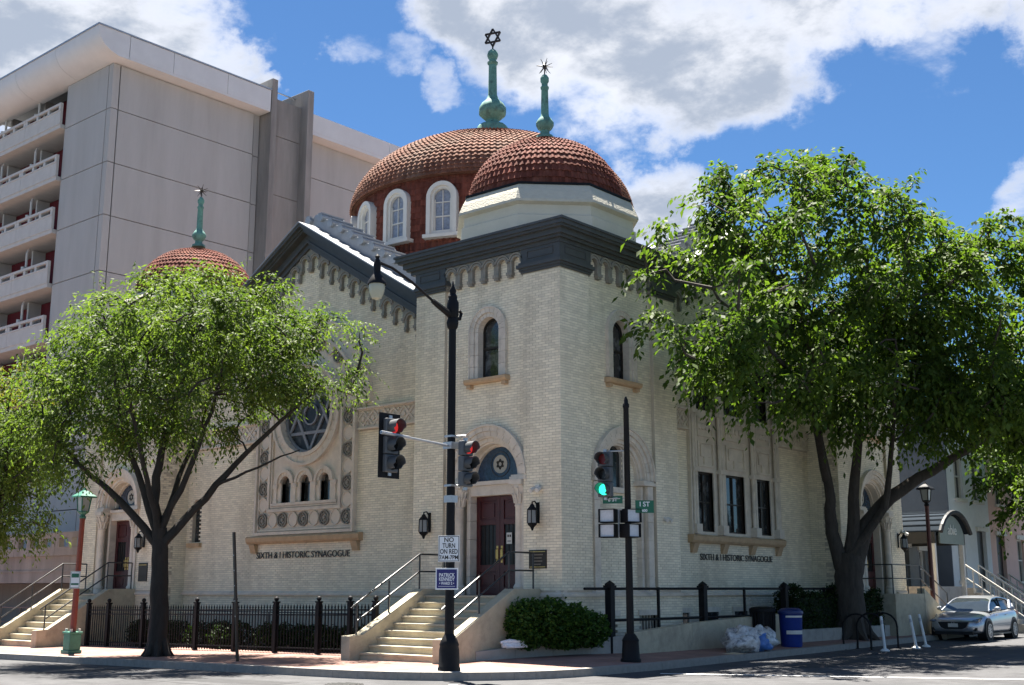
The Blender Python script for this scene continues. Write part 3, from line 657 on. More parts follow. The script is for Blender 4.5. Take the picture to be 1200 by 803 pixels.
# ---- domes
def tile_shell(n, rows, prof, c, lift=.045, roll=.05, name='roof_tile', parent=None, m=TILE, hide=None):
    """prof(t)->(r,z), t 0..1 from eave to top; pan-and-roll tiles laid in courses"""
    mb = MB(); k = 6
    for j in range(rows):
        t0, t1 = j/rows, (j+1)/rows
        r0, z0 = prof(t0); r1, z1 = prof(min(t1+.12/rows, 1)); rm, zm = prof((t0+t1)/2)
        nx, nz = (z1-z0), -(r1-r0); L_ = math.hypot(nx, nz); nx /= L_; nz /= L_
        for i in range(n):
            mb.cr = random.random(); vs = []; sw = 2*PI/n
            jl = random.uniform(-.006, .006)
            for e, (r, z, lf) in enumerate(((r0, z0, lift+jl), (r1, z1, 0.0))):
                for q in range(k+1):
                    a = sw*(i+q/k); s = q/k
                    hgt = roll*min(1, r/prof(0)[0]+.25)*max(0, math.sin(PI*min(1, s/.62))) if s < .62 else -.006
                    vs.append((c[0]+(r+nx*(lf+hgt))*math.cos(a), c[1]+(r+nx*(lf+hgt))*math.sin(a), z+nz*(lf+hgt)))
            for q in range(k+1):
                a = sw*(i+q/k); vs.append((c[0]+(r0-nx*.01)*math.cos(a), c[1]+(r0-nx*.01)*math.sin(a), z0-nz*.01))
            fs = [(q, q+1, k+2+q, k+1+q) for q in range(k)]+[(q+1, q, 2*k+2+q, 2*k+3+q) for q in range(k)]
            if hide and hide(sw*(i+.5), zm): continue
            mb.add(vs, fs)
    o = mb.build(name, m, parent, rndattr=True, kind='stuff', fixn=False)
    return o
def tower_dome(cx, cy, burst=True):
    oct8 = lambda a, z: (a/math.cos(PI/8), z)
    d = MB(); d.lathe([oct8(2.38, 10.70), oct8(2.38, 11.20), oct8(2.36, 11.22), oct8(2.31, 11.24), oct8(2.31, 11.52)], 8, (cx, cy), a0=PI/8); dr = d.build('drum', DRUM, syn)
    d = MB(); d.lathe([oct8(2.31, 11.50), oct8(2.46, 11.55), oct8(2.455, 11.62), oct8(2.36, 11.86), oct8(2.25, 12.08)], 8, (cx, cy), a0=PI/8); d.build('rough_band', DRUMR, dr)
    d = MB(); d.lathe([oct8(2.22, 12.07), oct8(2.28, 12.08), oct8(2.28, 12.14), oct8(2.1, 12.17)], 8, (cx, cy), a0=PI/8); d.build('gutter', BLACKM, dr)
    H = 1.92; prof = lambda t: (max(.12, 2.15*math.cos(t*PI/2*.97)), 12.13+H*math.sin(t*PI/2))
    d = MB(); d.lathe([(prof(k/14)[0]-.02, prof(k/14)[1]-.02) for k in range(15)], 40, (cx, cy)); dm = d.build('dome', TILE, syn, smooth=True)
    tile_shell(78, 15, prof, (cx, cy), lift=.032, roll=.030, parent=dm)
    z = 14.22; f = MB()
    f.lathe([(.26, z), (.24, z+.08), (.14, z+.14), (.13, z+.24), (.2, z+.3), (.26, z+.42), (.26, z+.48), (.19, z+.60), (.125, z+.68), (.115, z+.76), (.10, z+1.5), (.12, z+1.53), (.125, z+1.58), (.09, z+1.62), (.09, z+1.70), (.125, z+1.76), (.125, z+1.86), (.07, z+1.95), (.02, z+1.98)], 14, (cx, cy))
    fin = f.build('finial', COPPER, dm, smooth=True)
    s = MB(); s.tube([(cx, cy, z+1.95), (cx, cy, z+2.25)], .018, 6); s.sphere((cx, cy, z+2.22), .07, 8, 6)
    for i in range(14):
        a = 2.399*i; b = math.asin(1-2*(i+.5)/14); v = Vector((math.cos(a)*math.cos(b), math.sin(a)*math.cos(b), math.sin(b)))
        p = Vector((cx, cy, z+2.22)); s.tube([p, p+v*.26], [.02, .006], 5)
    s.build('star_burst', BRONZE, dm)
tower_dome(-2.45, 2.5); tower_dome(-19.25, 2.5)
CX, CY = -10.72, 9.5
d = MB(); d.lathe([(5.0, 9.5), (5.0, 15.35)], 56, (CX, CY)); drum = d.build('drum', TILE, syn, smooth=True)
wang = [R(-67-20*k) for k in range(18)]
def near_win(a, z):
    for w in wang:
        da = (a-w+PI) % (2*PI)-PI
        if abs(da)*5.03 < .48 and 13.1 < z and (z < 14.45 or math.hypot(da*5.03, z-14.45) < .48): return True
    return False
tile_shell(150, 16, lambda t: (5.04, 11.9+3.45*t), (CX, CY), lift=.028, roll=.03, parent=drum, hide=near_win)
for a in wang:
    co, si = math.cos(a), math.sin(a)
    fr = lambda u, d, w: (CX+(5.02+d)*co-u*si, CY+(5.02+d)*si+u*co, w)
    vis = math.cos(a-R(-48)) > -.05
    if not vis: continue
    g = MB(); g.prism(arch_poly(0, .30, 13.3, 14.45, 12), .02, .05, fr); w_ = g.build('window', GLASSP, drum)
    g = MB(); g.ring(fr, 0, 14.45, .30, .40, -.1, .16, 0, PI, 16); g.ring(fr, 0, 14.45, .40, .54, -.1, .24, 0, PI, 16)
    for q in (-1, 1):
        x0, x1 = sorted((q*.30, q*.40)); g.box((x0, -.1, 13.2), (x1, .16, 14.45), fr); x0, x1 = sorted((q*.40, q*.54)); g.box((x0, -.1, 13.1), (x1, .24, 14.45), fr)
    g.box((-.64, -.1, 13.04), (.64, .30, 13.16), fr); g.box((-.31, -.1, 13.16), (.31, .16, 13.3), fr)
    g.box((-.2985, .03, 13.3), (-.26, .10, 14.4), fr); g.box((.26, .03, 13.3), (.2985, .10, 14.4), fr)
    g.box((-.26, .05, 13.78), (.26, .09, 13.82), fr); g.box((-.015, .05, 13.3), (.015, .085, 14.7), fr); g.box((-.26, .05, 14.28), (.26, .087, 14.31), fr)
    o = g.build('window_frame', WHITEP, drum)
PR = lambda t: (max(.4, 5.24*math.cos(t*PI/2*.96)**.97), 15.25+2.82*math.sin(t*PI/2)**1.08)
d = MB(); d.lathe([(4.9, 15.24)]+[(PR(k/18)[0]-.03, PR(k/18)[1]-.03) for k in range(19)], 64, (CX, CY)); dome = d.build('dome', TILEW, syn, smooth=True)
tile_shell(150, 26, PR, (CX, CY), lift=.038, roll=.036, parent=dome, m=TILEW)
z = 18.68; f = MB()
f.lathe([(.60, z-.7), (.60, z+.16), (.52, z+.26), (.28, z+.36), (.25, z+.46), (.31, z+.52), (.50, z+.70), (.53, z+.76), (.53, z+.96), (.42, z+1.16), (.25, z+1.32), (.20, z+1.44), (.175, z+1.52), (.155, z+2.75), (.20, z+2.8), (.21, z+2.86), (.14, z+2.92), (.14, z+2.98), (.18, z+3.04), (.22, z+3.16), (.18, z+3.3), (.1, z+3.38), (.03, z+3.4)], 12, (CX, CY))
fin = f.build('finial', COPPER, dome, smooth=True)
ca, sa = math.cos(R(18)), math.sin(R(18))
sfr = lambda u, d, w: (CX+u*ca+d*sa, CY+u*sa-d*ca, w)
s = MB(); s.tube([(CX, CY, z+3.35), (CX, CY, z+3.56)], .03, 6); star(s, sfr, 0, z+3.56+.34, .36, .032, -.03, .03); s.build('star', BRONZE, dome)

# ---- gabled bays between the towers
def gable(fr, u0, u1, uc, key, holes, skips):
    apex, sl_ = 12.27, .59; flat = 1.45
    hw0 = (u1-u0)/2
    def rk(u): return max(apex-sl_*abs(u-uc), apex-sl_*(hw0-.0))
    eave = apex-sl_*hw0
    wall = wall_sheet('brick_wall', fr, [(u0, -.6), (u1, -.6), (u1, eave+.0), (uc, apex), (u0, eave)], holes, -.009, .35)
    brick_field(fr, u0, u1, .9, apex, 0, skips, wall, top=lambda u: apex-sl_*abs(u-uc))
    p = .48
    for sgn in (1, -1):
        n = 12; spots = []; fl = []
        for i in range(n):
            u = uc+sgn*(p*(i+.5)+.0); top = apex-sl_*p*(i+.5)
            spots.append((u, top-.70))
        corbels(fr, key+('p' if sgn > 0 else 'm'), spots, syn, p, hz=.34, r=.15, h=.80, slope=-sgn*sl_, d=.10)
        for nm, lo, hi, d1, m_ in (('rake_moulding', -.08, .08, .18, DARKTRIM), ('rake_moulding', .08, .16, .26, DARKTRIM), ('rake_moulding', .16, .40, .22, DARKTRIM), ('rake_moulding', .40, .47, .44, DARKTRIM), ('rake_moulding', .47, .55, .50, DARKTRIM), ('rake_moulding', .55, .66, .60, DARKTRIM), ('rake_flashing', .66, .70, .64, FLASH)):
            ue = uc+sgn*(hw0+(-.02))
            c = MB(); lo += .0005
            c.prism([(uc, apex+lo), (ue, apex+lo-sl_*hw0), (ue, apex+hi-sl_*hw0), (uc, apex+hi)], -.5, d1, fr); c.build(nm, m_, syn)
        # metal verge roll with round tile ends
        c = MB(); up = .70
        ue = uc+sgn*(hw0-.6)
        c.prism([(uc, apex+up), (ue, apex+up-sl_*(hw0-.6)), (ue, apex+up+.42-sl_*(hw0-.6)), (uc, apex+up+.42)], -.9, -.1, fr); vg = c.build('verge', SILVER, syn)
        nk = 11
        for i in range(nk):
            uu = uc+sgn*(.3+(hw0-1.1)*i/(nk-1)); ww = apex+up+.40-sl_*abs(uu-uc)
            k = MB(); k.tube([fr(uu, -.9, ww), fr(uu, .02, ww)], .13, 10)
            k.box((uu-.1, -.88, ww+.10), (uu+.1, .03, ww+.145), fr); k.build('verge_tile', SILVER, vg, smooth=True)
        # roof slope with standing seams
        c = MB(); D1 = -5.6
        c.prism([(uc, apex+.62), (ue, apex+.62-sl_*(hw0-.6)), (ue, apex+.69-sl_*(hw0-.6)), (uc, apex+.69)], D1, -.9, fr)
        rf = c.build('gable_roof', SILVER, syn); c = MB()
        for i in range(11):
            dd = -1.1-.42*i
            c = MB(); c.prism([(uc+sgn*.01, apex+.69), (ue, apex+.69-sl_*(hw0-.6)), (ue, apex+.75-sl_*(hw0-.6)), (uc+sgn*.01, apex+.75)], dd-.025, dd, fr); c.build('standing_seam', SILVER, rf)
    return wall

def frieze(fr, u0, u1, w0=6.22, w1=6.86):
    b = MB(); b.box((u0, -.05, w0+.09), (u1, .03, w1-.09), fr); b.box((u0, -.05, w0), (u1, .10, w0+.05), fr); b.box((u0, -.05, w0+.05), (u1, .06, w0+.09), fr)
    b.box((u0, -.05, w1-.05), (u1, .13, w1), fr); b.box((u0, -.05, w1-.09), (u1, .07, w1-.05), fr); fz = b.build('frieze', STONE, syn)
    n = max(2, int((u1-u0)/.42)); st = (u1-u0)/n; m_ = MB(); cw = (w0+w1)/2; hh = (w1-w0)/2-.1
    for i in range(n):
        cu = u0+st*(i+.5)
        for q in (-1, 1):
            for r_ in (-1, 1):
                a, b_ = Vector((cu+q*st*.5, cw)), Vector((cu, cw+r_*hh)); t = (b_-a).normalized(); nn = Vector((-t.y, t.x))*.03
                m_.prism([tuple(a-nn), tuple(b_-nn), tuple(b_+nn), tuple(a+nn)], .03, .06+.002*(q+r_*.5), fr)
        m_.disc(fr, cu, cw, .075, .03, .075, 10)
        m_.disc(fr, cu+st*.5, cw+hh-.06, .045, .03, .07, 8); m_.disc(fr, cu+st*.5, cw-hh+.06, .045, .03, .0702, 8)
    m_.build('lattice_relief', STONE, fz)

# left bay with the rose window panel
uc = LU+.05
rose_hole = circ_poly(uc, 6.92, 1.19); small = [uc-.92, uc, uc+.92]
holes = [arch_poly(s_, .23, 4.25, 4.84, 12) for s_ in small]+[arch_poly(-16.25, .24, 3.15, 4.32, 10)]
gw = gable(FLr, -16.8, -4.9, LU, 'gl', [rose_hole]+holes, [rect_in(uc-2.25, uc+2.25, 3.3, 7.1), lambda u, w: w >= 7.0 and math.hypot(u-uc, w-7.0) < 2.85, rect_in(-16.8, uc-2.3, 6.22, 6.86), rect_in(uc+2.3, -4.9, 6.22, 6.86), arch_in(-16.25, .26, 3.15, 4.32)])
fr = FLr
def sheet_with_holes(name, fr, outline, holes, d0, d1, m, parent):
    loops = [[Vector((u, w, 0)) for u, w in outline]]+[[Vector((u, w, 0)) for u, w in h] for h in holes]; flat = [p for l in loops for p in l]
    mb = MB(); mb.add([fr(p.x, d1, p.y) for p in flat], [tuple(t) for t in tessellate_polygon(loops)])
    for h in [outline]+list(holes):
        n = len(h); mb.add([fr(u, d1, w) for u, w in h]+[fr(u, d0, w) for u, w in h], [(i, (i+1) % n, (i+1) % n+n, i+n) for i in range(n)])
    return mb.build(name, m, parent, fixn=False)
outl = [(uc-2.3, 3.3), (uc+2.3, 3.3), (uc+2.3, 7.0)]+[(uc+2.3*math.cos(PI*i/24), 7.0+2.3*math.sin(PI*i/24)) for i in range(1, 24)]+[(uc-2.3, 7.0)]
panel = sheet_with_holes('rose_panel', fr, outl, [rose_hole]+[arch_poly(s_, .23, 4.25, 4.84, 12) for s_ in small], -.2, .04, STONE, syn)
def border(name, u0, u1, w0, w1, t, d):
    b = MB(); b.box((u0, .0, w0), (u0+t, d, w1), fr); b.box((u1-t, .0, w0), (u1, d, w1), fr); b.box((u0+t, .0, w0), (u1-t, d-.002, w0+t), fr); return b.build(name, STONE, panel)
border('moulding', uc-2.32, uc+2.32, 3.28, 7.0, .09, .16); border('moulding', uc-2.20, uc+2.20, 3.40, 7.0, .05, .10)
border('moulding', uc-1.72, uc+1.72, 3.98, 7.0, .10, .13); border('moulding', uc-1.60, uc+1.60, 4.10, 7.0, .05, .09)
b = MB(); voussoirs(b, fr, uc, 7.0, 2.62, 2.86, -.02, .12, 25); b.ring(fr, uc, 7.0, 2.86, 2.92, -.02, .17, 0, PI, 40); b.ring(fr, uc, 7.0, 2.25, 2.34, .0, .15, 0, PI, 40); b.ring(fr, uc, 7.0, 2.34, 2.62, -.02, .06, 0, PI, 40); b.build('arch_moulding', STONE, panel)
b = MB(); voussoirs(b, fr, uc, 6.92, 1.30, 1.50, .0, .12, 28, .01, 0, 2*PI); b.ring(fr, uc, 6.92, 1.185, 1.30, -.15, .16, 0, 2*PI, 48); b.ring(fr, uc, 6.92, 1.50, 1.585, .0, .17, 0, 2*PI, 48); b.build('rose_ring', STONE, panel)
g = MB(); g.disc(fr, uc, 6.92, 1.2, -.14, -.12, 36); rw = g.build('rose_window', mat('dark_leaded_glass', (.020, .022, .024), .4, .4, 3, spec=.25, col2=(.06, .062, .06), c2scale=3, c2lo=.5, c2hi=.6), syn)
g = MB(); star(g, fr, uc, 6.92, 1.12, .045, -.12, -.07); g.ring(fr, uc, 6.92, 1.10, 1.185, -.13, -.06, 0, 2*PI, 40); g.ring(fr, uc, 6.92, .28, .33, -.12, -.068, 0, 2*PI, 20); g.build('star_tracery', mat('grey_tracery', (.22, .23, .25), .6), rw)
for s_ in small:
    g = MB(); g.prism(arch_poly(s_, .23, 4.25, 4.84, 12), -.15, -.13, fr); w_ = g.build('window', GLASS, syn)
    g = MB(); voussoirs(g, fr, s_, 4.84, .232, .34, -.1, .09, 7); g.ring(fr, s_, 4.84, .34, .43, .0, .13, .0, PI, 16); g.build('surround', STONE, w_)
for k in (-1.38, -.46, .46, 1.38):
    g = MB(); g.box((uc+k-.09, .0, 4.25), (uc+k+.09, .10, 4.34), fr); g.box((uc+k-.06, .0, 4.34), (uc+k+.06, .08, 4.70), fr); g.box((uc+k-.1, .0, 4.70), (uc+k+.1, .11, 4.83), fr); g.build('colonnette', STONE, panel)
g = MB(); g.box((uc-1.55, .0, 4.16), (uc+1.55, .12, 4.245), fr); g.build('small_sill', STONE, panel)
# medallions
def med(rich):
    o0 = Vector(fr(0, 0, 0)); f2 = lambda u, d, w: tuple(Vector(fr(u, d, w))-o0); m_ = MB()
    if rich:
        m_.ring(f2, 0, 0, .185, .225, .03, .10, 0, 2*PI, 20); m_.ring(f2, 0, 0, .11, .14, .03, .09, 0, 2*PI, 16); m_.disc(f2, 0, 0, .06, .03, .10, 10)
        for k in range(8): a = PI/4*k; m_.disc(f2, .162*math.cos(a), .162*math.sin(a), .022, .03, .07, 6)
        return m_.mesh('rosette', CORBEL)
    m_.ring(f2, 0, 0, .20, .228, .03, .085, 0, 2*PI, 20); m_.disc(f2, 0, 0, .2, .03, .06, 20); return m_.mesh('plain_medallion', STONE)
MR, MP = med(True), med(False); o0 = Vector(fr(0, 0, 0))
spots = [(uc-1.96+.49*i, 3.73, i % 2 == 0) for i in range(9)]
for i in range(1, 8):
    for q in (-1, 1): spots.append((uc+q*1.96, 3.73+.49*i, i % 2 == 0))
for i in range(1, 12):
    a = PI*i/12; spots.append((uc+1.98*math.cos(a), 7.2+1.98*math.sin(a)*.98, i % 2 == 1))
for u, w, rich in spots:
    inst('rosette' if rich else 'plain_medallion', MR if rich else MP, panel, fr(u, .012, w))
frieze(fr, -16.78, uc-2.34); frieze(fr, uc+2.34, -4.92)
def long_sill(fr, a, b, w, nb, parent):
    q = MB(); q.prism([(-.1, w-.24), (.14, w-.24), (.20, w-.17), (.22, w-.05), (.16, w), (-.1, w)], a, b, lambda x, y_, z_: fr(y_, x, z_)); s_ = q.build('sill', SANDST, parent, bevel=.01)
    for i in range(nb):
        u = a+.25+(b-a-.5)*i/(nb-1); q = MB(); q.prism([(-.05, w-.52), (.07, w-.52), (.11, w-.40), (.17, w-.245), (-.05, w-.245)], u-.13, u+.13, lambda x, y_, z_: fr(y_, x, z_)); q.build('sill_bracket', SANDST, s_)
long_sill(fr, uc-2.62, uc+2.62, 3.26, 2, syn)
LET = mat('black_lettering', (.012, .011, .010), .5, 0)
def lettering(fr, uc, w, width, xd):
    me = text_mesh('SIXTH & I HISTORIC SYNAGOGUE', .27, LET, .008, 1, .0)
    ww = max(v.co.x for v in me.vertices)-min(v.co.x for v in me.vertices)
    for v in me.vertices: v.co.x *= width/ww
    put_text('lettering', me, syn, fr(uc, .03, w), xd)
lettering(FLr, LU-.02, 2.66, 4.35, (1, 0))
# narrow window by the left tower
g = MB(); g.prism(arch_poly(-16.25, .24, 3.15, 4.32, 10), -.16, -.14, fr); w_ = g.build('window', GLASS, syn); g = MB(); g.box((-16.6, -.05, 3.0), (-15.9, .12, 3.14), fr); g.build('sill', SANDST, w_)
wtb = MB(); wtb.prism([(-.05, 1.47), (.10, 1.47), (.10, 1.53), (.0, 1.6), (-.05, 1.6)], -16.78, -4.92, lambda q, b_, c_: FLr(b_, q, c_)); wtb.build('water_table', STONE, syn)

# right bay with the three-light window
fr = FRr; uc = RU; lights = [uc-1.72, uc, uc+1.72]; lw = [.45, .56, .45]
holes = []; sk = [rect_in(uc-2.6, uc+2.6, 3.1, 9.2)]
for s_, h_ in zip(lights, lw):
    holes.append([(s_-h_, 3.3), (s_+h_, 3.3), (s_+h_, 5.05), (s_-h_, 5.05)]); holes.append(arch_poly(s_, h_, 6.9, 8.3, 12))
bas = [6.6, 8.2, 9.9, 11.5, 13.2]
gable(FRr, 5.0, 14.7, RU, 'gr', holes, sk+[rect_in(5, 7.2, 6.22, 6.86), rect_in(12.5, 14.7, 6.22, 6.86)]+[rect_in(b_-.42, b_+.42, .2, 1.0) for b_ in bas])
tp = sheet_with_holes('window_panel', fr, [(uc-2.6, 3.2), (uc+2.6, 3.2), (uc+2.6, 9.1), (uc-2.6, 9.1)], holes, -.2, .03, STONE, syn)
for s_, h_ in zip(lights, lw):
    for a, b, arched in ((3.3, 5.05, False), (6.9, 8.3, True)):
        g = MB(); poly = arch_poly(s_, h_, a, b, 12) if arched else [(s_-h_, a), (s_+h_, a), (s_+h_, b), (s_-h_, b)]
        g.prism(poly, -.15, -.13, fr); w_ = g.build('window', GLASS, syn)
        g = MB(); g.box((s_-h_, -.13, a), (s_-h_+.05, -.07, b), fr); g.box((s_+h_-.05, -.13, a), (s_+h_, -.07, b), fr); g.box((s_-h_+.05, -.13, b-.05), (s_+h_-.05, -.07, b), fr); g.box((s_-h_+.05, -.13, a), (s_+h_-.05, -.07, a+.05), fr); g.box((s_-.02, -.13, a+.05), (s_+.02, -.08, b-.05), fr); g.box((s_-h_+.05, -.13, (a+b)/2-.02), (s_+h_-.05, -.082, (a+b)/2+.02), fr); g.build('sash', BRONZE, w_)
    b = MB()         # spandrel panels
    for a, c_ in ((5.2, 5.95), (6.1, 6.7)):
        b.box((s_-h_, .03, a), (s_-h_+.06, .085, c_), fr); b.box((s_+h_-.06, .03, a), (s_+h_, .085, c_), fr); b.box((s_-h_+.06, .03, a), (s_+h_-.06, .083, a+.06), fr); b.box((s_-h_+.06, .03, c_-.06), (s_+h_-.06, .083, c_), fr)
    b.box((s_-h_+.18, .03, 5.5), (s_+h_-.18, .07, 5.85), fr); b.box((s_-.1, .03, 5.26), (s_+.1, .075, 5.5), fr)
    for k in range(4):
        uu = s_+(k-1.5)*h_*.42; b.disc(fr, uu, 6.4, .1, .03, .075, 8)
    b.build('spandrel', STONE, tp)
for u in (uc-2.45, uc-.98-.0, uc+.98, uc+2.45):
    b = MB(); b.box((u-.15, .03, 3.22), (u+.15, .24, 3.5), fr); 
    for q in (-.07, .07): b.tube([fr(u+q, .12, 3.5), fr(u+q, .12, 8.9)], .055, 10)
    b.box((u-.03, .03, 3.5), (u+.03, .10, 8.9), fr); b.box((u-.15, .03, 5.02), (u+.15, .2, 5.14), fr); b.box((u-.15, .03, 6.74), (u+.15, .2, 6.86), fr); b.box((u-.16, .03, 8.9), (u+.16, .22, 9.1), fr)
    b.build('pier', STONE, tp, smooth=True)
b = MB(); b.box((uc-2.7, -.05, 9.1), (uc+2.7, .22, 9.25), fr); b.box((uc-2.66, .0, 3.2), (uc-2.6, .12, 9.1), fr); b.box((uc+2.6, .0, 3.2), (uc+2.66, .12, 9.1), fr); b.build('moulding', STONE, tp)
long_sill(fr, uc-2.75, uc+2.75, 3.2, 4, syn); frieze(fr, 5.02, uc-2.66); frieze(fr, uc+2.66, 14.68)
lettering(FRr, RU-.02, 2.56, 4.25, (0, 1))
wtb = MB(); wtb.prism([(-.05, 1.47), (.10, 1.47), (.10, 1.53), (.0, 1.6), (-.05, 1.6)], 5.02, 14.68, lambda q, b_, c_: FRr(b_, q, c_)); wtb.build('water_table', STONE, syn)
for b_ in bas:
    m_ = MB(); m_.box((b_-.4, .001, .2), (b_+.4, .012, 1.0), fr); bw = m_.build('basement_window', GLASS, syn)
    m_ = MB(); m_.box((b_-.5, .0, 1.0), (b_+.5, .06, 1.14), fr); m_.build('lintel', STONE, bw)
    m_ = MB(); m_.box((b_-.46, .0, .1), (b_-.40, .05, 1.0), fr); m_.box((b_+.40, .0, .1), (b_+.46, .05, 1.0), fr); m_.build('jamb', STONE, bw)
# low roof deck behind the parapets
c = MB(); c.box((-20.4, 1.7, 9.7), (-1.7, 18.7, 10.0)); c.build('roof_deck', mat('roof_membrane', (.2, .2, .2), .9), syn)

# ---- lanterns, plaque, cameras on the walls
def wall_lantern(loc, rz, label):
    t = empty('wall_lantern', label, 'lantern', loc, rz, 'wall lanterns beside the doors')
    m_ = MB(); m_.box((-.05, -.02, .1), (.05, .0, .6)); m_.tube([(0, -.01, .5), (0, -.12, .62), (0, -.22, .6), (0, -.22, .52)], .018, 6); m_.build('bracket', BLACKM, t)
    m_ = MB(); m_.lathe([(.02, .56), (.05, .53), (.06, .5), (.13, .42), (.135, .40)], 6, (0, -.22)); m_.build('cap', BLACKM, t)
    m_ = MB(); m_.lathe([(.115, .40), (.125, .1), (.10, .06)], 6, (0, -.22)); m_.build('glass', mat('frosted_lantern_glass', (.20, .20, .19), .3, .1, 5), t)
    m_ = MB(); m_.lathe([(.13, .1), (.11, .05), (.05, .0), (.02, -.08)], 6, (0, -.22))
    for i in range(6): a = PI/3*i; m_.tube([(.118*math.cos(a), -.22+.118*math.sin(a), .4), (.128*math.cos(a), -.22+.128*math.sin(a), .1)], .012, 4)
    m_.build('cage', BLACKM, t); return t
wall_lantern((-4.28, -.1, 3.0), 0, 'black wall lantern left of the double doors by the broad corner steps')
wall_lantern((-.62, -.1, 3.1), 0, 'black wall lantern above the bronze plaque on the corner tower')
wall_lantern((-17.55, -.1, 2.9), 0, 'black wall lantern beside the far left door, half behind the tree trunk')
wall_lantern((.1, 15.2, 3.0), PI/2, 'black wall lantern left of the side street door, behind the right tree')
wall_lantern((.1, 19.2, 3.0), PI/2, 'black wall lantern at the far end of the side street front')
t = empty('plaque', 'dark bronze plaque on cream brick beside the corner doors', 'plaque', (-.62, -.1, 2.35))
m_ = MB(); m_.box((-.27, -.03, -.22), (.27, 0, .22)); m_.build('plate', BRONZE, t, bevel=.006)
m_ = MB(); 
for a in (.17, -.19): m_.box((-.24, -.036, a), (.24, -.03, a+.015))
m_.build('rim', BRASS, t)
for k in range(4): 
    m_ = MB(); wd = (.17, .13, .15, .1)[k]
    m_.box((-wd, -.035, .09-k*.075), (wd, -.031, .12-k*.075))
    m_.build('raised_line', mat('plaque_letters', (.16, .13, .10), .4), t)
t = empty('plaque', 'dark plaque beside the far left door, partly hidden by the tree trunk', 'plaque', (-17.5, -.1, 2.2))
m_ = MB(); m_.box((-.25, -.03, -.3), (.25, 0, .3)); m_.build('plate', BRONZE, t); m_ = MB(); m_.box((-.22, -.034, .22), (.22, -.03, .24)); m_.build('rim', BRASS, t)
def camera_thing(loc, rz, label):
    t = empty('security_camera', label, 'camera', loc, rz, 'security cameras')
    m_ = MB(); m_.box((-.06, -.05, .1), (.06, 0, .22)); m_.build('bracket', WHITEP, t)
    for q in (-1, 1):
        m_ = MB(); m_.tube([(q*.03, -.05, .15), (q*.08, -.1, .12)], .02, 6); m_.tube([(q*.08, -.06, .13), (q*.1, -.2, .07)], .055, 10); m_.build('camera_head', WHITEP, t, smooth=True)
camera_thing((-.60, -.1, 3.9), 0, 'white twin security camera above the wall lantern on the corner tower')
camera_thing((.02, 4.35, 3.35), PI/2, 'white twin security camera on brick to the right of the blind arch')
camera_thing((.1, 19.55, 3.5), PI/2, 'white security camera at the far end of the side street front')
t = empty('notice', 'white paper notice on the glass of the corner door', 'notice', (-2.0, .435, 2.9)); m_ = MB(); m_.box((-.09, -.004, -.14), (.09, 0, .14)); m_.build('paper', WHITEP, t); m_ = MB(); m_.box((-.06, -.006, .03), (-.01, -.004, .09)); m_.box((.01, -.006, .03), (.06, -.004, .09)); m_.box((-.06, -.006, -.08), (.06, -.004, -.06)); m_.build('print', LET, t)

# ------------------------------------------------------------------ steps, railings, fence, planters
def rail(name, label, posts, rails, pr=.022, rr=.022, group=None, m=RAILM):
    """posts: list of (x,y,z0,z1); rails: list of point lists"""
    x, y, z0, _ = posts[0]; t = empty(name, label, 'railing', (x, y, z0), 0, group); o = Vector((x, y, z0))
    for a, b, c, d in posts:
        mb = MB(); mb.tube([Vector((a, b, c))-o, Vector((a, b, d))-o], pr, 8); mb.build('post', m, t)
    for r_ in rails:
        mb = MB(); mb.tube([Vector(p)-o for p in r_], rr, 8); mb.build('rail', m, t, smooth=True)
    return t
def stairs(name, label, x0, x1, ch, gz, ytop=-1.05, tread=.265, top=1.5, n=9, yend=None, cap=(.30, .30)):
    t = empty(name, label, 'steps', ((x0+x1)/2, ytop, gz)); o = Vector(((x0+x1)/2, ytop, gz)); f = lambda x, y, z: (x-o.x, y-o.y, z-o.z)
    rise = (top-gz)/n
    for i in range(n):
        z = gz+rise*(i+1); yf = ytop-tread*(n-1-i)
        mb = MB(); back = yf+tread+.12 if i < n-1 else .52
        mb.box((x0+ch, yf+.03, gz-.4), (x1-ch, back, z-.05), f); mb.box((x0+ch, yf, z-.05), (x1-ch, back-.0, z), f)
        mb.build('step' if i < n-1 else 'landing', CONC, t, bevel=.008)
    ye = yend or (ytop-tread*(n-1)-.02)
    for k, (a, b) in enumerate(((x0, x0+ch-.001), (x1-ch+.001, x1))):
        mb = MB(); yb = -.13; lo = .56
        poly = [(ye-.28, gz-.4), (yb, gz-.4), (yb, top+.16), (ytop-.05, top+.16), (ye+.12, gz+lo), (ye-.28, gz+lo-.02)]
        mb.prism(poly, a, b, lambda u, d, w: f(d, u, w)); mb.build('cheek_wall', CONC, t, bevel=.015)
    return t
stairs('entrance_steps', 'broad pale concrete steps to the corner doors, half in sun', -3.78, -.52, .30, .05)
stairs('entrance_steps', 'pale concrete steps to the far left doors behind the red lamp post', -21.0, -17.85, .30, -.13)
def stair_rail(x, gz, label, land=None, y0=-3.15, y1=-1.1, top=1.5, base=.14):
    h = .92; zl = gz+.35
    posts = [(x, y0, gz+.5, gz+.36+h), (x, (y0+y1)/2, (gz+top)/2+.2, (gz+top)/2+h+.16), (x, y1, top+base, top+h+.08)]
    za, zb = gz+.36+h, top+h+.08
    rails = [[(x, y0-.18, za-.12), (x, y0, za), (x, y1, zb)]+([land+(zb,)] if land else []), [(x, y0, za-.42), (x, y1, zb-.42)]+([land+(zb-.42,)] if land else [])]
    if land: posts.append((land[0], land[1], top+.1, zb))
    return rail('handrail', label, posts, rails, group='stair handrails')
stair_rail(-3.62, .05, 'black handrail on the left cheek wall of the corner steps', (-3.62, -.22))
stair_rail(-.68, .05, 'black handrail on the right cheek wall of the corner steps', (-.68, -.22))
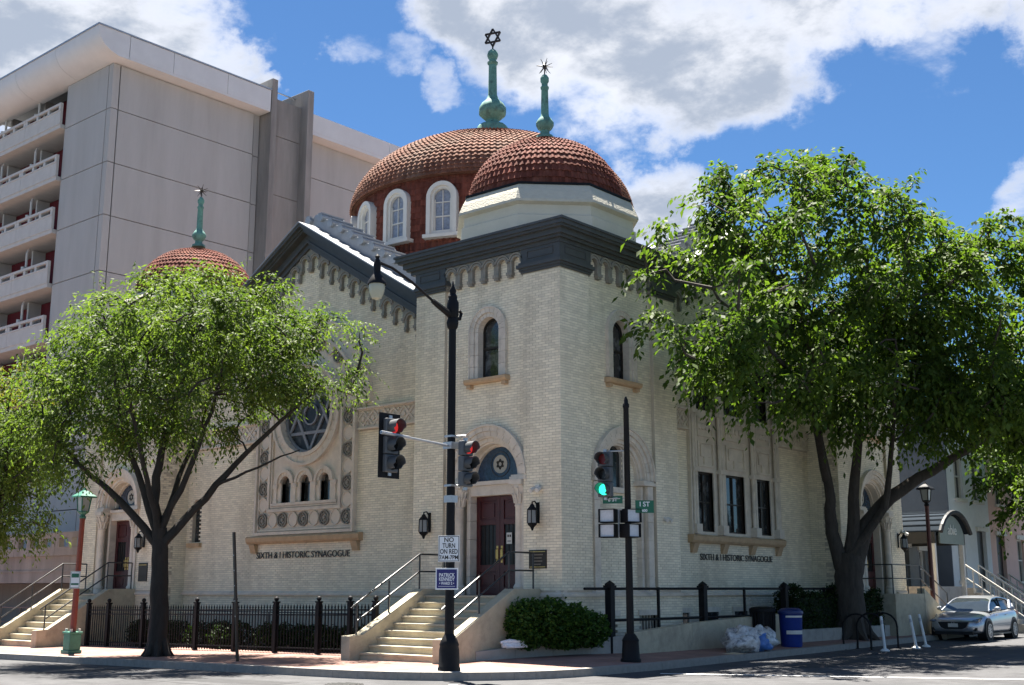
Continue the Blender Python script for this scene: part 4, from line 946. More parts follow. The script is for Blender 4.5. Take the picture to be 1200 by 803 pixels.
stair_rail(-20.85, -.13, 'black handrail on the outer cheek of the far left steps', (-20.85, -.22))
stair_rail(-18.0, -.13, 'black handrail on the inner cheek of the far left steps', (-18.0, -.22))

# side street door: landing with steps running down along the wall
t = empty('entrance_steps', 'beige side street steps behind the right tree, sloping down along the front', 'steps', (.7, 17.6, .25)); f = lambda x, y, z: (x-.7, y-17.6, z-.25)
mb = MB(); mb.box((-.1, 16.0, -.2), (1.25, 18.4, 1.5), f); mb.build('landing', CONC, t)
for i in range(8):
    mb = MB(); mb.box((.005, 18.4+.26*i, -.2), (1.0, 18.4+.26*(i+1), 1.5-.155*(i+1)), f); mb.build('step', CONC, t)
mb = MB(); mb.prism([(18.401, -.2), (20.9, -.2), (20.9, .55), (18.401, 1.68)], 1.001, 1.26, lambda u, d, w: f(d, u, w)); mb.build('cheek_wall', CONC, t, bevel=.01)
rail('handrail', 'black railing around the side street landing behind the right tree', [(1.15, 16.1, 1.5, 2.45), (1.15, 17.3, 1.5, 2.45), (1.15, 18.4, 1.5, 2.45), (1.15, 20.7, .55, 1.5)], [[(.1, 16.1, 2.45), (1.15, 16.1, 2.45), (1.15, 18.4, 2.45), (1.15, 20.7, 1.5)], [(.1, 16.1, 2.0), (1.15, 16.1, 2.0), (1.15, 18.4, 2.0), (1.15, 20.7, 1.05)]])

# iron picket fence along the front
FY, FX0, FX1 = -2.1, -17.3, -4.05
fence = empty('iron_fence', 'black iron picket fence along the pavement in front of the rose window', 'fence', ((FX0+FX1)/2, FY, -.02))
fo = Vector(((FX0+FX1)/2, FY, -.02)); gzf = lambda x: base_z(x, FY)
pk = MB(); pk.box((-.011, -.011, .05), (.011, .011, 1.17)); pk.add([(-.018, -.018, 1.17), (.018, -.018, 1.17), (.018, .018, 1.17), (-.018, .018, 1.17), (0, 0, 1.28)], [(0, 1, 4), (1, 2, 4), (2, 3, 4), (3, 0, 4), (3, 2, 1, 0)]); pkm = pk.mesh('picket', BLACKM)
n = int((FX1-FX0)/.125)
for i in range(n+1):
    x = FX0+.06+(FX1-FX0-.12)*i/n; inst('picket', pkm, fence, (x-fo.x, 0, gzf(x)-fo.z))
ps = MB(); ps.box((-.055, -.055, 0), (.055, .055, 1.30)); ps.box((-.075, -.075, 1.30), (.075, .075, 1.34)); ps.sphere((0, 0, 1.40), .065, 10, 7); psm = ps.mesh('post', BLACKM)
for x in (-17.26, -16.1, -14.2, -11.5, -9.72, -7.94, -6.22, -5.03, -4.1): inst('post', psm, fence, (x-fo.x, .0, gzf(x)-fo.z))
for z in (.14, .98, 1.10):
    mb = MB(); mb.add([(x-fo.x, y, gzf(x)+z-fo.z+q) for x in (FX0, FX1) for y in (-.02, .02) for q in (0, .035)], [(0, 1, 3, 2), (4, 6, 7, 5), (0, 4, 5, 1), (2, 3, 7, 6), (0, 2, 6, 4), (1, 5, 7, 3)]); mb.build('rail', BLACKM, fence)
# thin second line of railing at the basement wall
rail('area_railing', 'thin dark railing in front of the brick wall behind the hedge', [(x, -.35, .0, 1.0) for x in (-15.5, -13, -10.5, -8, -5.6)], [[(-15.5, -.35, 1.0), (-5.6, -.35, 1.0)]], .015, .015)
mb = MB(); mb.add([(x, y, base_z(x, y)+.006) for x, y in ((-17.2, -2.0), (-4.0, -2.0), (-4.0, 1.0), (-17.2, 1.0))], [(0, 1, 2, 3)]); o = mb.build('garden_bed', SOIL); o['kind'] = 'structure'

def bush_points(cs, n, shell=.55):
    out = []; w = np.array([a*b*c for _, (a, b, c) in cs], float); w /= w.sum()
    for (c, r), q in zip(cs, w):
        k = int(n*q); v = rng.normal(size=(k, 3)); v /= np.linalg.norm(v, axis=1)[:, None]
        rad = (shell+(1-shell)*rng.random(k)**.6)[:, None]*(1+.06*rng.normal(size=(k, 1)))
        out.append(np.array(c)+v*rad*np.array(r))
    return np.concatenate(out)
def shrub(name, label, cs, n, size, base, m=LEAF_H, floor=0, group=None, cat='bush'):
    t = empty(name, label, cat, base, 0, group); P = bush_points(cs, n)-np.array(base); P = P[P[:, 2] > floor]
    o = link(bpy.data.objects.new('foliage', leaf_mesh('foliage', P, size, m))); o.parent = t
    mb = MB()
    for c, r in cs:
        b0 = Vector((c[0]-base[0], c[1]-base[1], 0))
        for k in range(3):
            a = 2.1*k+c[0]; mb.tube([b0, b0+Vector((.3*r[0]*math.cos(a), .3*r[1]*math.sin(a), r[2]*.7)), b0+Vector((.7*r[0]*math.cos(a), .7*r[1]*math.sin(a), r[2]*1.2))], [.02, .014, .006], 5)
    mb.build('stem', BARK, t); return t
def box_points(a, b, n, edge=.10):
    a, b = np.array(a, float), np.array(b, float); P = a+(b-a)*rng.random((n, 3)); k = rng.integers(0, 5, n)
    for ax, col, val in ((0, 0, a), (1, 0, b), (2, 1, a), (3, 1, b), (4, 2, b)):
        s = k == ax; P[s, col] = val[col]+rng.normal(size=s.sum())*edge*.5
    return P
def hedge(name, label, a, b, n, size, m=LEAF_H, bumps=.12):
    base = ((a[0]+b[0])/2, (a[1]+b[1])/2, a[2]); t = empty(name, label, 'hedge', base, 0, 'clipped hedges')
    P = box_points(a, b, n); P[:, 2] += bumps*(np.sin(P[:, 0]*2.3+P[:, 1]*1.9)+.6*np.sin(P[:, 1]*4.7+P[:, 0]*5.1))*(P[:, 2] > (a[2]+b[2])/2)
    o = link(bpy.data.objects.new('foliage', leaf_mesh('foliage', P-np.array(base), size, m))); o.parent = t
    mb = MB(); mb.box((a[0]-base[0]+.1, a[1]-base[1]+.1, 0), (b[0]-base[0]-.1, b[1]-base[1]-.1, b[2]-a[2]-.16)); mb.build('inner_twigs', mat('hedge_interior', (.012, .018, .007), 1, .4, 9), t); return t
for k, (a, b) in enumerate(((-15.9, -13.6), (-12.9, -10.4), (-9.9, -7.4), (-7.0, -4.6))):
    cs = [((x, -1.15+.2*math.sin(3*x), .32), (.48, .48, .42)) for x in np.arange(a+.3, b, .5)]
    shrub('low_bush', ('dark low bushes behind the fence next to the left steps', 'dark low bushes behind the fence right of the left tree trunk', 'dark low bushes behind the fence under the rose window', 'dark low bushes behind the fence beside the corner steps')[k], cs, 5000, .085, ((a+b)/2, -1.15, -.02), LEAF_H, group='bushes behind the fence')
shrub('round_bush', 'dense green bush in the planter beside the corner steps', [((-.18, -1.05, .88), (.50, .55, .56)), ((.22, -.72, .92), (.58, .5, .54)), ((.52, -.25, .82), (.50, .5, .52)), ((.68, .25, .74), (.40, .5, .42)), ((-.05, -1.2, .62), (.42, .4, .34)), ((.42, -.5, .60), (.45, .5, .34))], 15000, .085, (.2, -.7, .32), leaf_mat('bush_leaf', (.020, .055, .012), (.065, .125, .022), .35))
# planter kerb and ramp wall
t = empty('planter_wall', 'low weathered concrete planter kerb below the green bush', 'wall', (.1, -.5, .1)); A, B = Vector((-.50, -2.42, 0)), Vector((.80, 1.42, 0)); tt = (B-A).normalized(); nn = Vector((-tt.y, tt.x, 0))*.2
for i in range(4):
    p, q = A+(B-A)*(i/4), A+(B-A)*((i+1)/4)-tt*.006; mb = MB()
    z0 = lambda v: (-.1)-.1
    zt = lambda v: .30+.27*((v-A).length/(B-A).length)-.1
    off = Vector((.1, -.5, 0))
    mb.add([tuple(v-off)[:2]+(z,) for v, z in ((p, -.2), (q, -.2), (q+nn, -.2), (p+nn, -.2), (p, zt(p)), (q, zt(q)), (q+nn, zt(q)), (p+nn, zt(p)))], [(0, 3, 2, 1), (4, 5, 6, 7), (0, 1, 5, 4), (1, 2, 6, 5), (2, 3, 7, 6), (3, 0, 4, 7)]); mb.build('kerb_block', CONCG, t, bevel=.012)
mb = MB(); mb.add([(-.5, -2.2, .24), (.7, 1.4, .46), (.1, 1.4, .46), (-.5, -.2, .24)], [(0, 1, 2, 3)]); o = mb.build('planter_soil', SOIL); o['kind'] = 'structure'
t = empty('ramp_wall', 'beige rendered ramp wall along the side street pavement', 'wall', (.9, 5, .2))
prev = None
for i, (y0, y1, a, b) in enumerate(((1.43, 4.0, .64, .80), (4.0, 6.6, .80, .90), (6.6, 9.4, .90, .98))):
    mb = MB(); mb.prism([(y0-5, -.5), (y1-5-.006, -.5), (y1-5-.006, b-.2), (y0-5, a-.2)], -.12, .14, lambda u, d, w: (d, u, w)); mb.build('wall_section', CONC, t, bevel=.012)
t = empty('low_wall', 'low concrete kerb wall in front of the clipped hedges', 'wall', (.95, 13, .2))
for i in range(4):
    mb = MB(); mb.box((-.12, -3.55+1.6*i, -.3), (.12, -3.55+1.6*(i+1)-.008, .30)); mb.build('wall_section', CONCG, t, bevel=.012)
t = empty('ramp_railing', 'black two-rail fence with heavy posts above the beige ramp wall', 'railing', (.6, 5, .2))
for y in (1.1, 5.25, 9.7):
    mb = MB(); mb.box((-.085, y-5-.085, -.1), (.085, y-5+.085, 1.56)); mb.box((-.115, y-5-.115, 1.48), (.115, y-5+.115, 1.54)); mb.add([(-.1, y-5-.1, 1.56), (.1, y-5-.1, 1.56), (.1, y-5+.1, 1.56), (-.1, y-5+.1, 1.56), (0, y-5, 1.66)], [(0, 1, 4), (1, 2, 4), (2, 3, 4), (3, 0, 4)]); mb.build('post', BLACKM, t)
for y in (3.15, 7.4, 12.2): mb = MB(); mb.box((-.03, y-5-.03, -.1), (.03, y-5+.03, 1.5)); mb.build('picket', BLACKM, t)
for z in (.72, 1.46): mb = MB(); mb.tube([(0, -4.9, z), (0, 8.4, z)], .032, 8); mb.build('rail', BLACKM, t)
hedge('clipped_hedge', 'dark clipped hedge left of the right tree trunk, behind the bins', (.05, 10.1, .25), (.82, 13.6, 1.55), 9000, .075)
hedge('clipped_hedge', 'dark clipped hedge right of the right tree trunk', (.05, 13.9, .25), (.82, 15.9, 1.55), 6000, .075)
mb = MB(); mb.tube([(-.28, -.02, .06), (.27, .02, .07)], [.055, .05], 8); mb.tube([(-.3, .05, .12), (-.1, .03, .15), (.25, .04, .12)], [.03, .05, .04], 7); mb.tube([(-.2, -.06, .03), (.3, -.03, .04)], .035, 6)
o = mb.build('newspaper_bundle', mat('white_plastic_wrap', (.72, .72, .74), .35, .2, 18, .6, 25), None, smooth=True, loc=(-.08, -1.62, .36)); o.rotation_euler = (0, 0, R(60)); tag(o, 'crumpled white plastic wrapped bundle lying on the planter kerb', 'litter')

# ------------------------------------------------------------------ the concrete hotel behind
HX, HY = -35.87, 7.89
hot = empty('hotel_building', 'tall grey concrete hotel with balconies and curved white roof edge', 'building', (HX, HY, 0))
FHs = lambda u, d, w: (d, u-HY, w)            # side face, local coordinates, u = world y
FHf = lambda u, d, w: (u-HX, -d, w)           # balcony face, u = world x
rowsz = [-.3, 2.5, 5.45, 8.4, 11.4, 14.4, 17.4, 20.36, 23.2, 26.13, 28.62]
def panels(fr, spans, rows, m, dlo, dhi, gap=.022):
    for a, b in spans:
        for z0, z1 in zip(rows, rows[1:]):
            mb = MB(); mb.box((a+gap/2, dlo, z0+gap), (b-gap/2, dhi, z1-gap), fr); mb.build('concrete_panel', m, hot)
mb = MB(); mb.box((-4.5, .4, -.3), (-.4, 33, 28.6)); mb.box((-32.2, 2.2, -.3), (-4.5, 33, 28.599)); mb.build('core', mat('joint_shadow_gap', (.04, .04, .04), 1), hot)
panels(FHs, [(8.35, 16.92)], rowsz, HOTELC, -.38, 0)
panels(FHs, [(7.89, 8.30)], [-.3]+rowsz[6:], HOTELC, -.38, 0.02)
panels(FHf, [(-40.45, -36.28)], rowsz, HOTELC, -.38, 0)
panels(FHs, [(21.0, 31), (31, 41)], [-.3, 8.4, 14.4, 17.4, 20.36, 23.2, 26.0, 28.3], HOTELC, -.5, -.25)
panels(FHs, [(17.0, 17.4)], [-.3, 17.4, 20.36, 23.2, 26.1, 28.7], HOTELC, -.38, -.1)
mb = MB(); mb.box((17.9, -.4, -.3), (20.1, .25, 24.0), FHs); mb.box((17.9, -.4, 24.04), (20.1, .25, 27.6), FHs); mb.box((17.9, -.4, 27.64), (20.1, .25, 29.9), FHs); mb.build('stair_shaft_wall', HOTELF, hot)
for a, b, zt in ((17.45, 17.85, 30.75), (20.1, 20.55, 30.9)):
    mb = MB(); mb.box((a, -2.2, -.3), (b, .92, zt), FHs); mb.build('fin', HOTELF, hot, bevel=.03)
mb = MB(); mb.tube([FHs(17.9, -.3, 30.6), FHs(20.1, -.3, 30.6)], .04, 6); mb.build('roof_rail', GALV, hot)
# white roof edge: flat fascia on the side, curved soffit over the balconies
for a, b in ((8.26, 10.9), (10.9, 14.4), (14.4, 17.4)):
    mb = MB(); mb.box((a+.012, .4, 28.78), (b-.012, .90, 29.95), FHs); mb.build('fascia_panel', HOTELW, hot)
mb = MB(); mb.box((8.26, -.3, 28.64), (17.38, .89, 28.775), FHs); mb.build('soffit', HOTELW, hot)
for a, b in ((20.7, 27), (27, 34), (34, 41)):
    mb = MB(); mb.box((a+.012, .1, 28.5), (b-.012, .7, 29.6), FHs); mb.build('fascia_panel', HOTELW, hot)
mb = MB(); mb.box((20.7, -.5, 28.3), (41, .69, 28.495), FHs); mb.build('soffit', HOTELW, hot)
prof = [(-.35, 28.63), (.25, 28.63), (.75, 28.80), (1.1, 29.02), (1.32, 29.32), (1.42, 29.62), (1.45, 29.96), (1.3, 29.96), (-.35, 29.96)]
for i in range(8):
    u1 = HX+.9-4.4*i; u0 = u1-4.4+.02
    mb = MB(); mb.prism(prof, u0, u1, lambda q, b, c: FHf(b, q, c)); o = mb.build('curved_soffit', HOTELW, hot, smooth=True)
mb = MB(); mb.box((-70, -.35, 29.963), (HX+.95, 1.50, 30.04), FHf); mb.box((8.24, -16, 29.963), (17.4, .95, 30.039), FHs); mb.build('roof_cap', GALV, hot)
# balconies
bal = MB(); bw = 3.9; o0 = Vector(FHf(0, 0, 0)); g0 = lambda u, d, w: tuple(Vector(FHf(u, d, w))-o0)
bal.box((-bw, -1.7, -1.45), (0, .10, -1.22), g0); bal.box((-bw+.01, .0, -1.22), (-.01, .14, -.45), g0); bal.box((-bw+.01, .0, -.14), (-.01, .17, 0), g0); bal.box((-bw+.01, .0, -.45), (-.01, .17, -.38), g0)
for k in range(4): x = -bw+.12+(bw-.24)*k/3; bal.box((x-.11, .0, -.38), (x+.11, .15, -.14), g0)
bme = bal.mesh('balcony', BALC)
pm = MB(); pm.box((-.08, -1.7, -1.2), (.08, -.9, 1.47), g0); pm.build
pme = pm.mesh('balcony_partition', BALC)
cm = MB(); cm.tube([g0(.35, -.2, -1.2), g0(.35, -.2, 1.1), g0(.2, -.35, 1.35)], .07, 8); cm.tube([g0(.35, -.05, -.05), g0(.35, -.05, .28)], .13, 10); cme = cm.mesh('downpipe', WHITEP)
wm = MB(); wm.box((-bw+.1, -1.72, -1.2), (-.1, -1.62, 1.46), g0); wme = wm.mesh('curtained_window', CURTAIN)
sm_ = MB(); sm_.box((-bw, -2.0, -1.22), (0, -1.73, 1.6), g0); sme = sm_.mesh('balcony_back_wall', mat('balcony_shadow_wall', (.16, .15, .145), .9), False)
for fl in range(7):
    top = 27.62-2.97*fl
    for b in range(7):
        u = -40.55-bw*b; L_ = tuple(Vector(FHf(u, .12, top)))
        bo = inst('balcony', bme, hot, L_)
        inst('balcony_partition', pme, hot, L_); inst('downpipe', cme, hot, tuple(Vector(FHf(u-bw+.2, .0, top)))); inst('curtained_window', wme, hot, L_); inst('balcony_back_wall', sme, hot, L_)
mb = MB(); mb.box((-68, -2.3, -.3), (-40.46, -.0, 7.0), FHf); mb.build('lower_wall', HOTELC, hot)
# podium terrace at the foot of the hotel
pod = empty('hotel_podium', 'grey concrete terrace with slotted parapet beyond the left steps', 'building', (-29, 3, 0)); f = lambda x, y, z: (x+29, y-3, z)
mb = MB(); mb.box((-46, 3.2, 1.9), (-22.3, 7.4, 3.0), f); mb.box((-27.2, 3.2, -.3), (-22.3, 7.4, 1.9), f); mb.box((-46, 6.9, -.3), (-27.2, 7.4, 1.9), f); mb.build('terrace_wall', HOTELF, pod)
for i in range(6):
    a = -22.3-3.4*i; mb = MB(); mb.box((a-3.38, 3.0, 3.0), (a, 3.25, 3.35), f); mb.box((a-3.38, 3.0, 3.72), (a, 3.28, 3.95), f)
    for k in range(4): x = a-.15-1.02*k; mb.box((x-.15, 3.0, 3.35), (x+.15, 3.24, 3.72), f)
    mb.build('slotted_parapet', HOTELF, pod)  # darker concrete used here to put shade into the parapet's colour
mb = MB(); mb.box((-46, 3.15, 2.35), (-22.3, 3.22, 2.42), f); mb.build('string_course', HOTELF, pod)
mb = MB(); mb.box((-34, 6.7, -.1), (-28, 6.88, 1.85), f); mb.build('garage_door', mat('garage_dark_red', (.05, .012, .012), .6), pod)
pl = MB(); pl.box((-24.2, 2.7, -.3), (-23.4, 3.19, 4.6), f); pl.build('pier', HOTELC, pod)
rail('area_railing', 'black handrail in front of the grey terrace beyond the left steps', [(-36, 1.2, -.3, .95), (-32, 1.2, -.3, .95), (-28, 1.2, -.3, .95), (-24.5, 1.2, -.3, .95)], [[(-36, 1.2, .95), (-24.5, 1.2, .95)], [(-36, 1.2, .4), (-24.5, 1.2, .4)]])

# ------------------------------------------------------------------ row houses down the side street
HFX = -1.0
def row_house(label, y0, y1, h, m, wins, doors=(), fx=HFX, trim=WHITEP):
    t = empty('row_house', label, 'house', (fx, (y0+y1)/2, .2), 0, 'row houses down the side street'); yc = (y0+y1)/2
    fr = lambda u, d, w: (d, u-yc, w-.2)
    holes = [[(u-w/2, z0), (u+w/2, z0), (u+w/2, z1), (u-w/2, z1)] for u, w, z0, z1 in list(wins)+list(doors)]
    loops = [[Vector(p+(0,)) for p in ((y0, -.5), (y1, -.5), (y1, h), (y0, h))]]+[[Vector((u, w, 0)) for u, w in hh] for hh in holes]; flat = [p for l in loops for p in l]
    mb = MB(); mb.add([fr(p.x, 0, p.y) for p in flat], [tuple(k) for k in tessellate_polygon(loops)])
    for hh in holes: mb.add([fr(u, 0, w) for u, w in hh]+[fr(u, -.25, w) for u, w in hh], [(i, (i+1) % 4, (i+1) % 4+4, i+4) for i in range(4)])
    e = .002; mb.add([fr(y0+e, 0, -.5), fr(y0+e, -9, -.5), fr(y0+e, -9, h), fr(y0+e, 0, h)], [(0, 1, 2, 3)]); mb.add([fr(y1-e, 0, -.5), fr(y1-e, -9, -.5), fr(y1-e, -9, h), fr(y1-e, 0, h)], [(0, 1, 2, 3)]); mb.add([fr(y0, 0, h), fr(y1, 0, h), fr(y1, -9, h), fr(y0, -9, h)], [(0, 1, 2, 3)])
    mb.build('wall', m, t, fixn=False)
    c = MB(); c.box((y0+.01, -.3, h-.55), (y1-.01, .18, h-.3), fr); c.box((y0+.01, -.3, h-.3), (y1-.01, .35, h+.02), fr); c.build('cornice', trim, t)
    for u, w, z0, z1 in wins:
        g = MB(); g.box((u-w/2, -.2, z0), (u+w/2, -.18, z1), fr); wi = g.build('window', GLASS, t)
        g = MB(); q = .06; g.box((u-w/2, -.18, z0), (u-w/2+q, -.1, z1), fr); g.box((u+w/2-q, -.18, z0), (u+w/2, -.1, z1), fr); g.box((u-w/2+q, -.18, z1-q), (u+w/2-q, -.1, z1), fr); g.box((u-w/2+q, -.18, (z0+z1)/2-.03), (u+w/2-q, -.1, (z0+z1)/2+.03), fr); g.box((u-.015, -.18, z0), (u+.015, -.12, z1), fr); g.build('frame', trim, wi)
        g = MB(); g.box((u-w/2-.12, -.2, z0-.14), (u+w/2+.12, .12, z0-.001), fr); g.build('sill', trim, wi); g = MB(); g.box((u-w/2-.12, -.02, z1+.001), (u+w/2+.12, .08, z1+.2), fr); g.build('lintel', trim, wi)
    for u, w, z0, z1 in doors:
        g = MB(); g.box((u-w/2, -.22, z0), (u+w/2, -.16, z1), fr); d_ = g.build('door', mat('black_door', (.015, .015, .017), .4), t); g = MB(); g.box((u-w/2-.1, -.1, z1), (u+w/2+.1, .1, z1+.18), fr); g.build('lintel', trim, d_)
    return t
row_house('low grey entrance building under the barrel awning beside the synagogue', 20.6, 26.98, 3.9, mat('porch_grey', (.16, .165, .16), .8, .1, 2), [(21.6, .9, 1.7, 3.2), (26.2, .6, 1.7, 3.2)], [(24.0, 1.8, 1.2, 3.3)], -1.9)
wh = row_house('pale grey painted row house with slate blue side wall', 27.0, 31.6, 9.6, mat('pale_grey_paint', (.66, .68, .70), .8, .06, 2), [(28.3, .95, 5.4, 7.3), (30.3, .95, 5.4, 7.3), (28.1, .85, 2.0, 3.9)], [(30.5, 1.1, 1.6, 4.1)], -.95)
mb = MB(); mb.box((-9, -2.36, -.7), (-.002, -2.303, 9.35)); mb.build('side_wall', mat('slate_blue_paint', (.075, .095, .125), .8, .1, 2), wh)
row_house('pink painted row house with white door beyond the pale grey one', 31.6, 37.2, 9.6, mat('pink_paint', (.66, .45, .39), .8, .06, 2), [(33.2, .95, 5.4, 7.3), (35.4, .95, 5.4, 7.3), (35.6, .9, 2.0, 3.9)], [(33.0, 1.1, 1.6, 4.0)])
row_house('red brick row house at the right edge of the street', 37.2, 43.0, 9.6, mat('red_house_brick', (.16, .03, .025), .85, .1, 2), [(39, 1, 5.4, 7.3), (41, 1, 5.4, 7.3), (39, 1, 2, 3.9)])
row_house('far brown row house at the end of the street row', 43.0, 60.0, 10.2, mat('brown_house', (.16, .10, .07), .85, .1, 2), [(45, 1, 5.4, 7.3), (48, 1, 5.4, 7.3), (51, 1, 5.4, 7.3)])
# stone side piece + barrel awning with sign
t = empty('entrance_porch', 'grey stone entrance porch wall under the barrel awning', 'porch', (-1.5, 21.4, .2))
for r_ in range(9):
    for k in range(3):
        mb = MB(); a = (k-1.5)*.62+(.31 if r_ % 2 else 0)*.5; mb.box((-.6, a, r_*.36), (random.uniform(.0, .03), a+.60, r_*.36+.345)); mb.build('stone_block', mat('porch_stone', (.26, .25, .23), .9, .2, 4, .3, 30), t)
aw = empty('barrel_awning', 'dark blue metal barrel awning over the entrance next to the synagogue', 'awning', (-1.0, 23.4, 3.75))
AWN = mat('blue_grey_awning_metal', (.018, .026, .036), .9, .1, 4, spec=.1); hw, rise = 1.5, .78  # base colour lowered to carry the tree shade on the awning
arc = [(hw*math.sin(a), rise*(math.cos(a)-math.cos(1.05))/(1-math.cos(1.05))) for a in np.linspace(-1.05, 1.05, 13)]
k_ = hw/abs(arc[0][0]); arc = [(a*k_, b) for a, b in arc]
for i in range(12):
    (a, za), (b, zb) = arc[i], arc[i+1]
    mb = MB(); mb.add([(-1.3, a, za), (1.6, a, za), (1.6, b, zb), (-1.3, b, zb), (-1.3, a, za+.04), (1.6, a, za+.04), (1.6, b, zb+.04), (-1.3, b, zb+.04)], [(0, 1, 2, 3), (4, 7, 6, 5), (0, 4, 5, 1), (1, 5, 6, 2), (2, 6, 7, 3), (3, 7, 4, 0)])
    mb.tube([(-1.3, a, za+.05), (1.6, a, za+.05)], .03, 5); mb.build('roof_panel', AWN, aw)
mb = MB()
for i in range(12): mb.tube([(1.62, arc[i][0], arc[i][1]), (1.62, arc[i+1][0], arc[i+1][1])], .09, 6)
mb.build('edge_rib', mat('dark_awning_edge', (.03, .03, .03), .6), aw)
mb = MB(); inn = [(a*.80, b*.86-.02) for a, b in arc]; mb.prism([(-hw*.80, -.42)]+[(hw*.80, -.42)]+inn[::-1], 1.40, 1.46, lambda u, d, w: (d, u, w)); sg = mb.build('sign_board', mat('sage_sign', (.20, .235, .20), .6, .08, 3), aw)
me = text_mesh('able', .55, mat('pale_sign_letters', (.55, .56, .5), .6, 0), .01); put_text('sign_lettering', me, aw, (1.475, 0, .10), (0, 1))
for q in (-hw, hw-.12): mb = MB(); mb.box((-1.3, q, -.42), (1.38, q+.12, 0)); mb.build('valance', mat('dark_awning_edge', (.03, .03, .03), .6), aw)
for y in (-1.4, 1.4): mb = MB(); mb.box((1.2, y-.07, -3.3), (1.34, y+.07, -.4)); mb.build('support_post', WHITEP, aw)
mb = MB(); mb.box((-1.3, -1.6, -3.3), (1.2, 1.6, -2.0)); mb.build('deck', CONCG, aw)
# white-railed stoops
def stoop(y, w, label, x0=-1.2, n=7, top=1.55):
    t = empty('stoop_steps', label, 'steps', (x0, y, .15), 0, 'house stoops')
    for i in range(n):
        mb = MB(); z = (top-.15)*(1-i/n); mb.box((.27*i, -w/2, -.2), (.27*(i+1)-.002, w/2, z)); mb.build('step', CONCG, t)
    for q in (-1, 1):
        yy = q*(w/2+.05); mb = MB(); mb.tube([(0, yy, top+.75), (.27*n, yy, .95)], .035, 8); mb.tube([(0, yy, top+.25), (.27*n, yy, .45)], .025, 8); mb.build('rail', WHITEP, t)
        for k in range(8): x = .27*n*k/7; mb = MB(); mb.box((x-.02, yy-.02, (top-.15)*(1-k/7)), (x+.02, yy+.02, (top-.1)*(1-k/7)+.85)); mb.build('baluster', WHITEP, t)
    return t
stoop(25.9, 1.4, 'steps with white railings beside the barrel awning', 0.2, 8, 1.7)
stoop(30.5, 1.3, 'steps with white railings up to the pale grey row house')
stoop(33.0, 1.3, 'steps with white railings up to the pink row house')
rail('stoop_railing', 'dark wooden railing in front of the pink row house', [(.9, y, .2, 1.75) for y in (33.8, 35, 36.2, 37.4)], [[(.9, 33.8, 1.75), (.9, 37.4, 1.75)], [(.9, 33.8, 1.3), (.9, 37.4, 1.3)]], .05, .05, m=BLACKM)

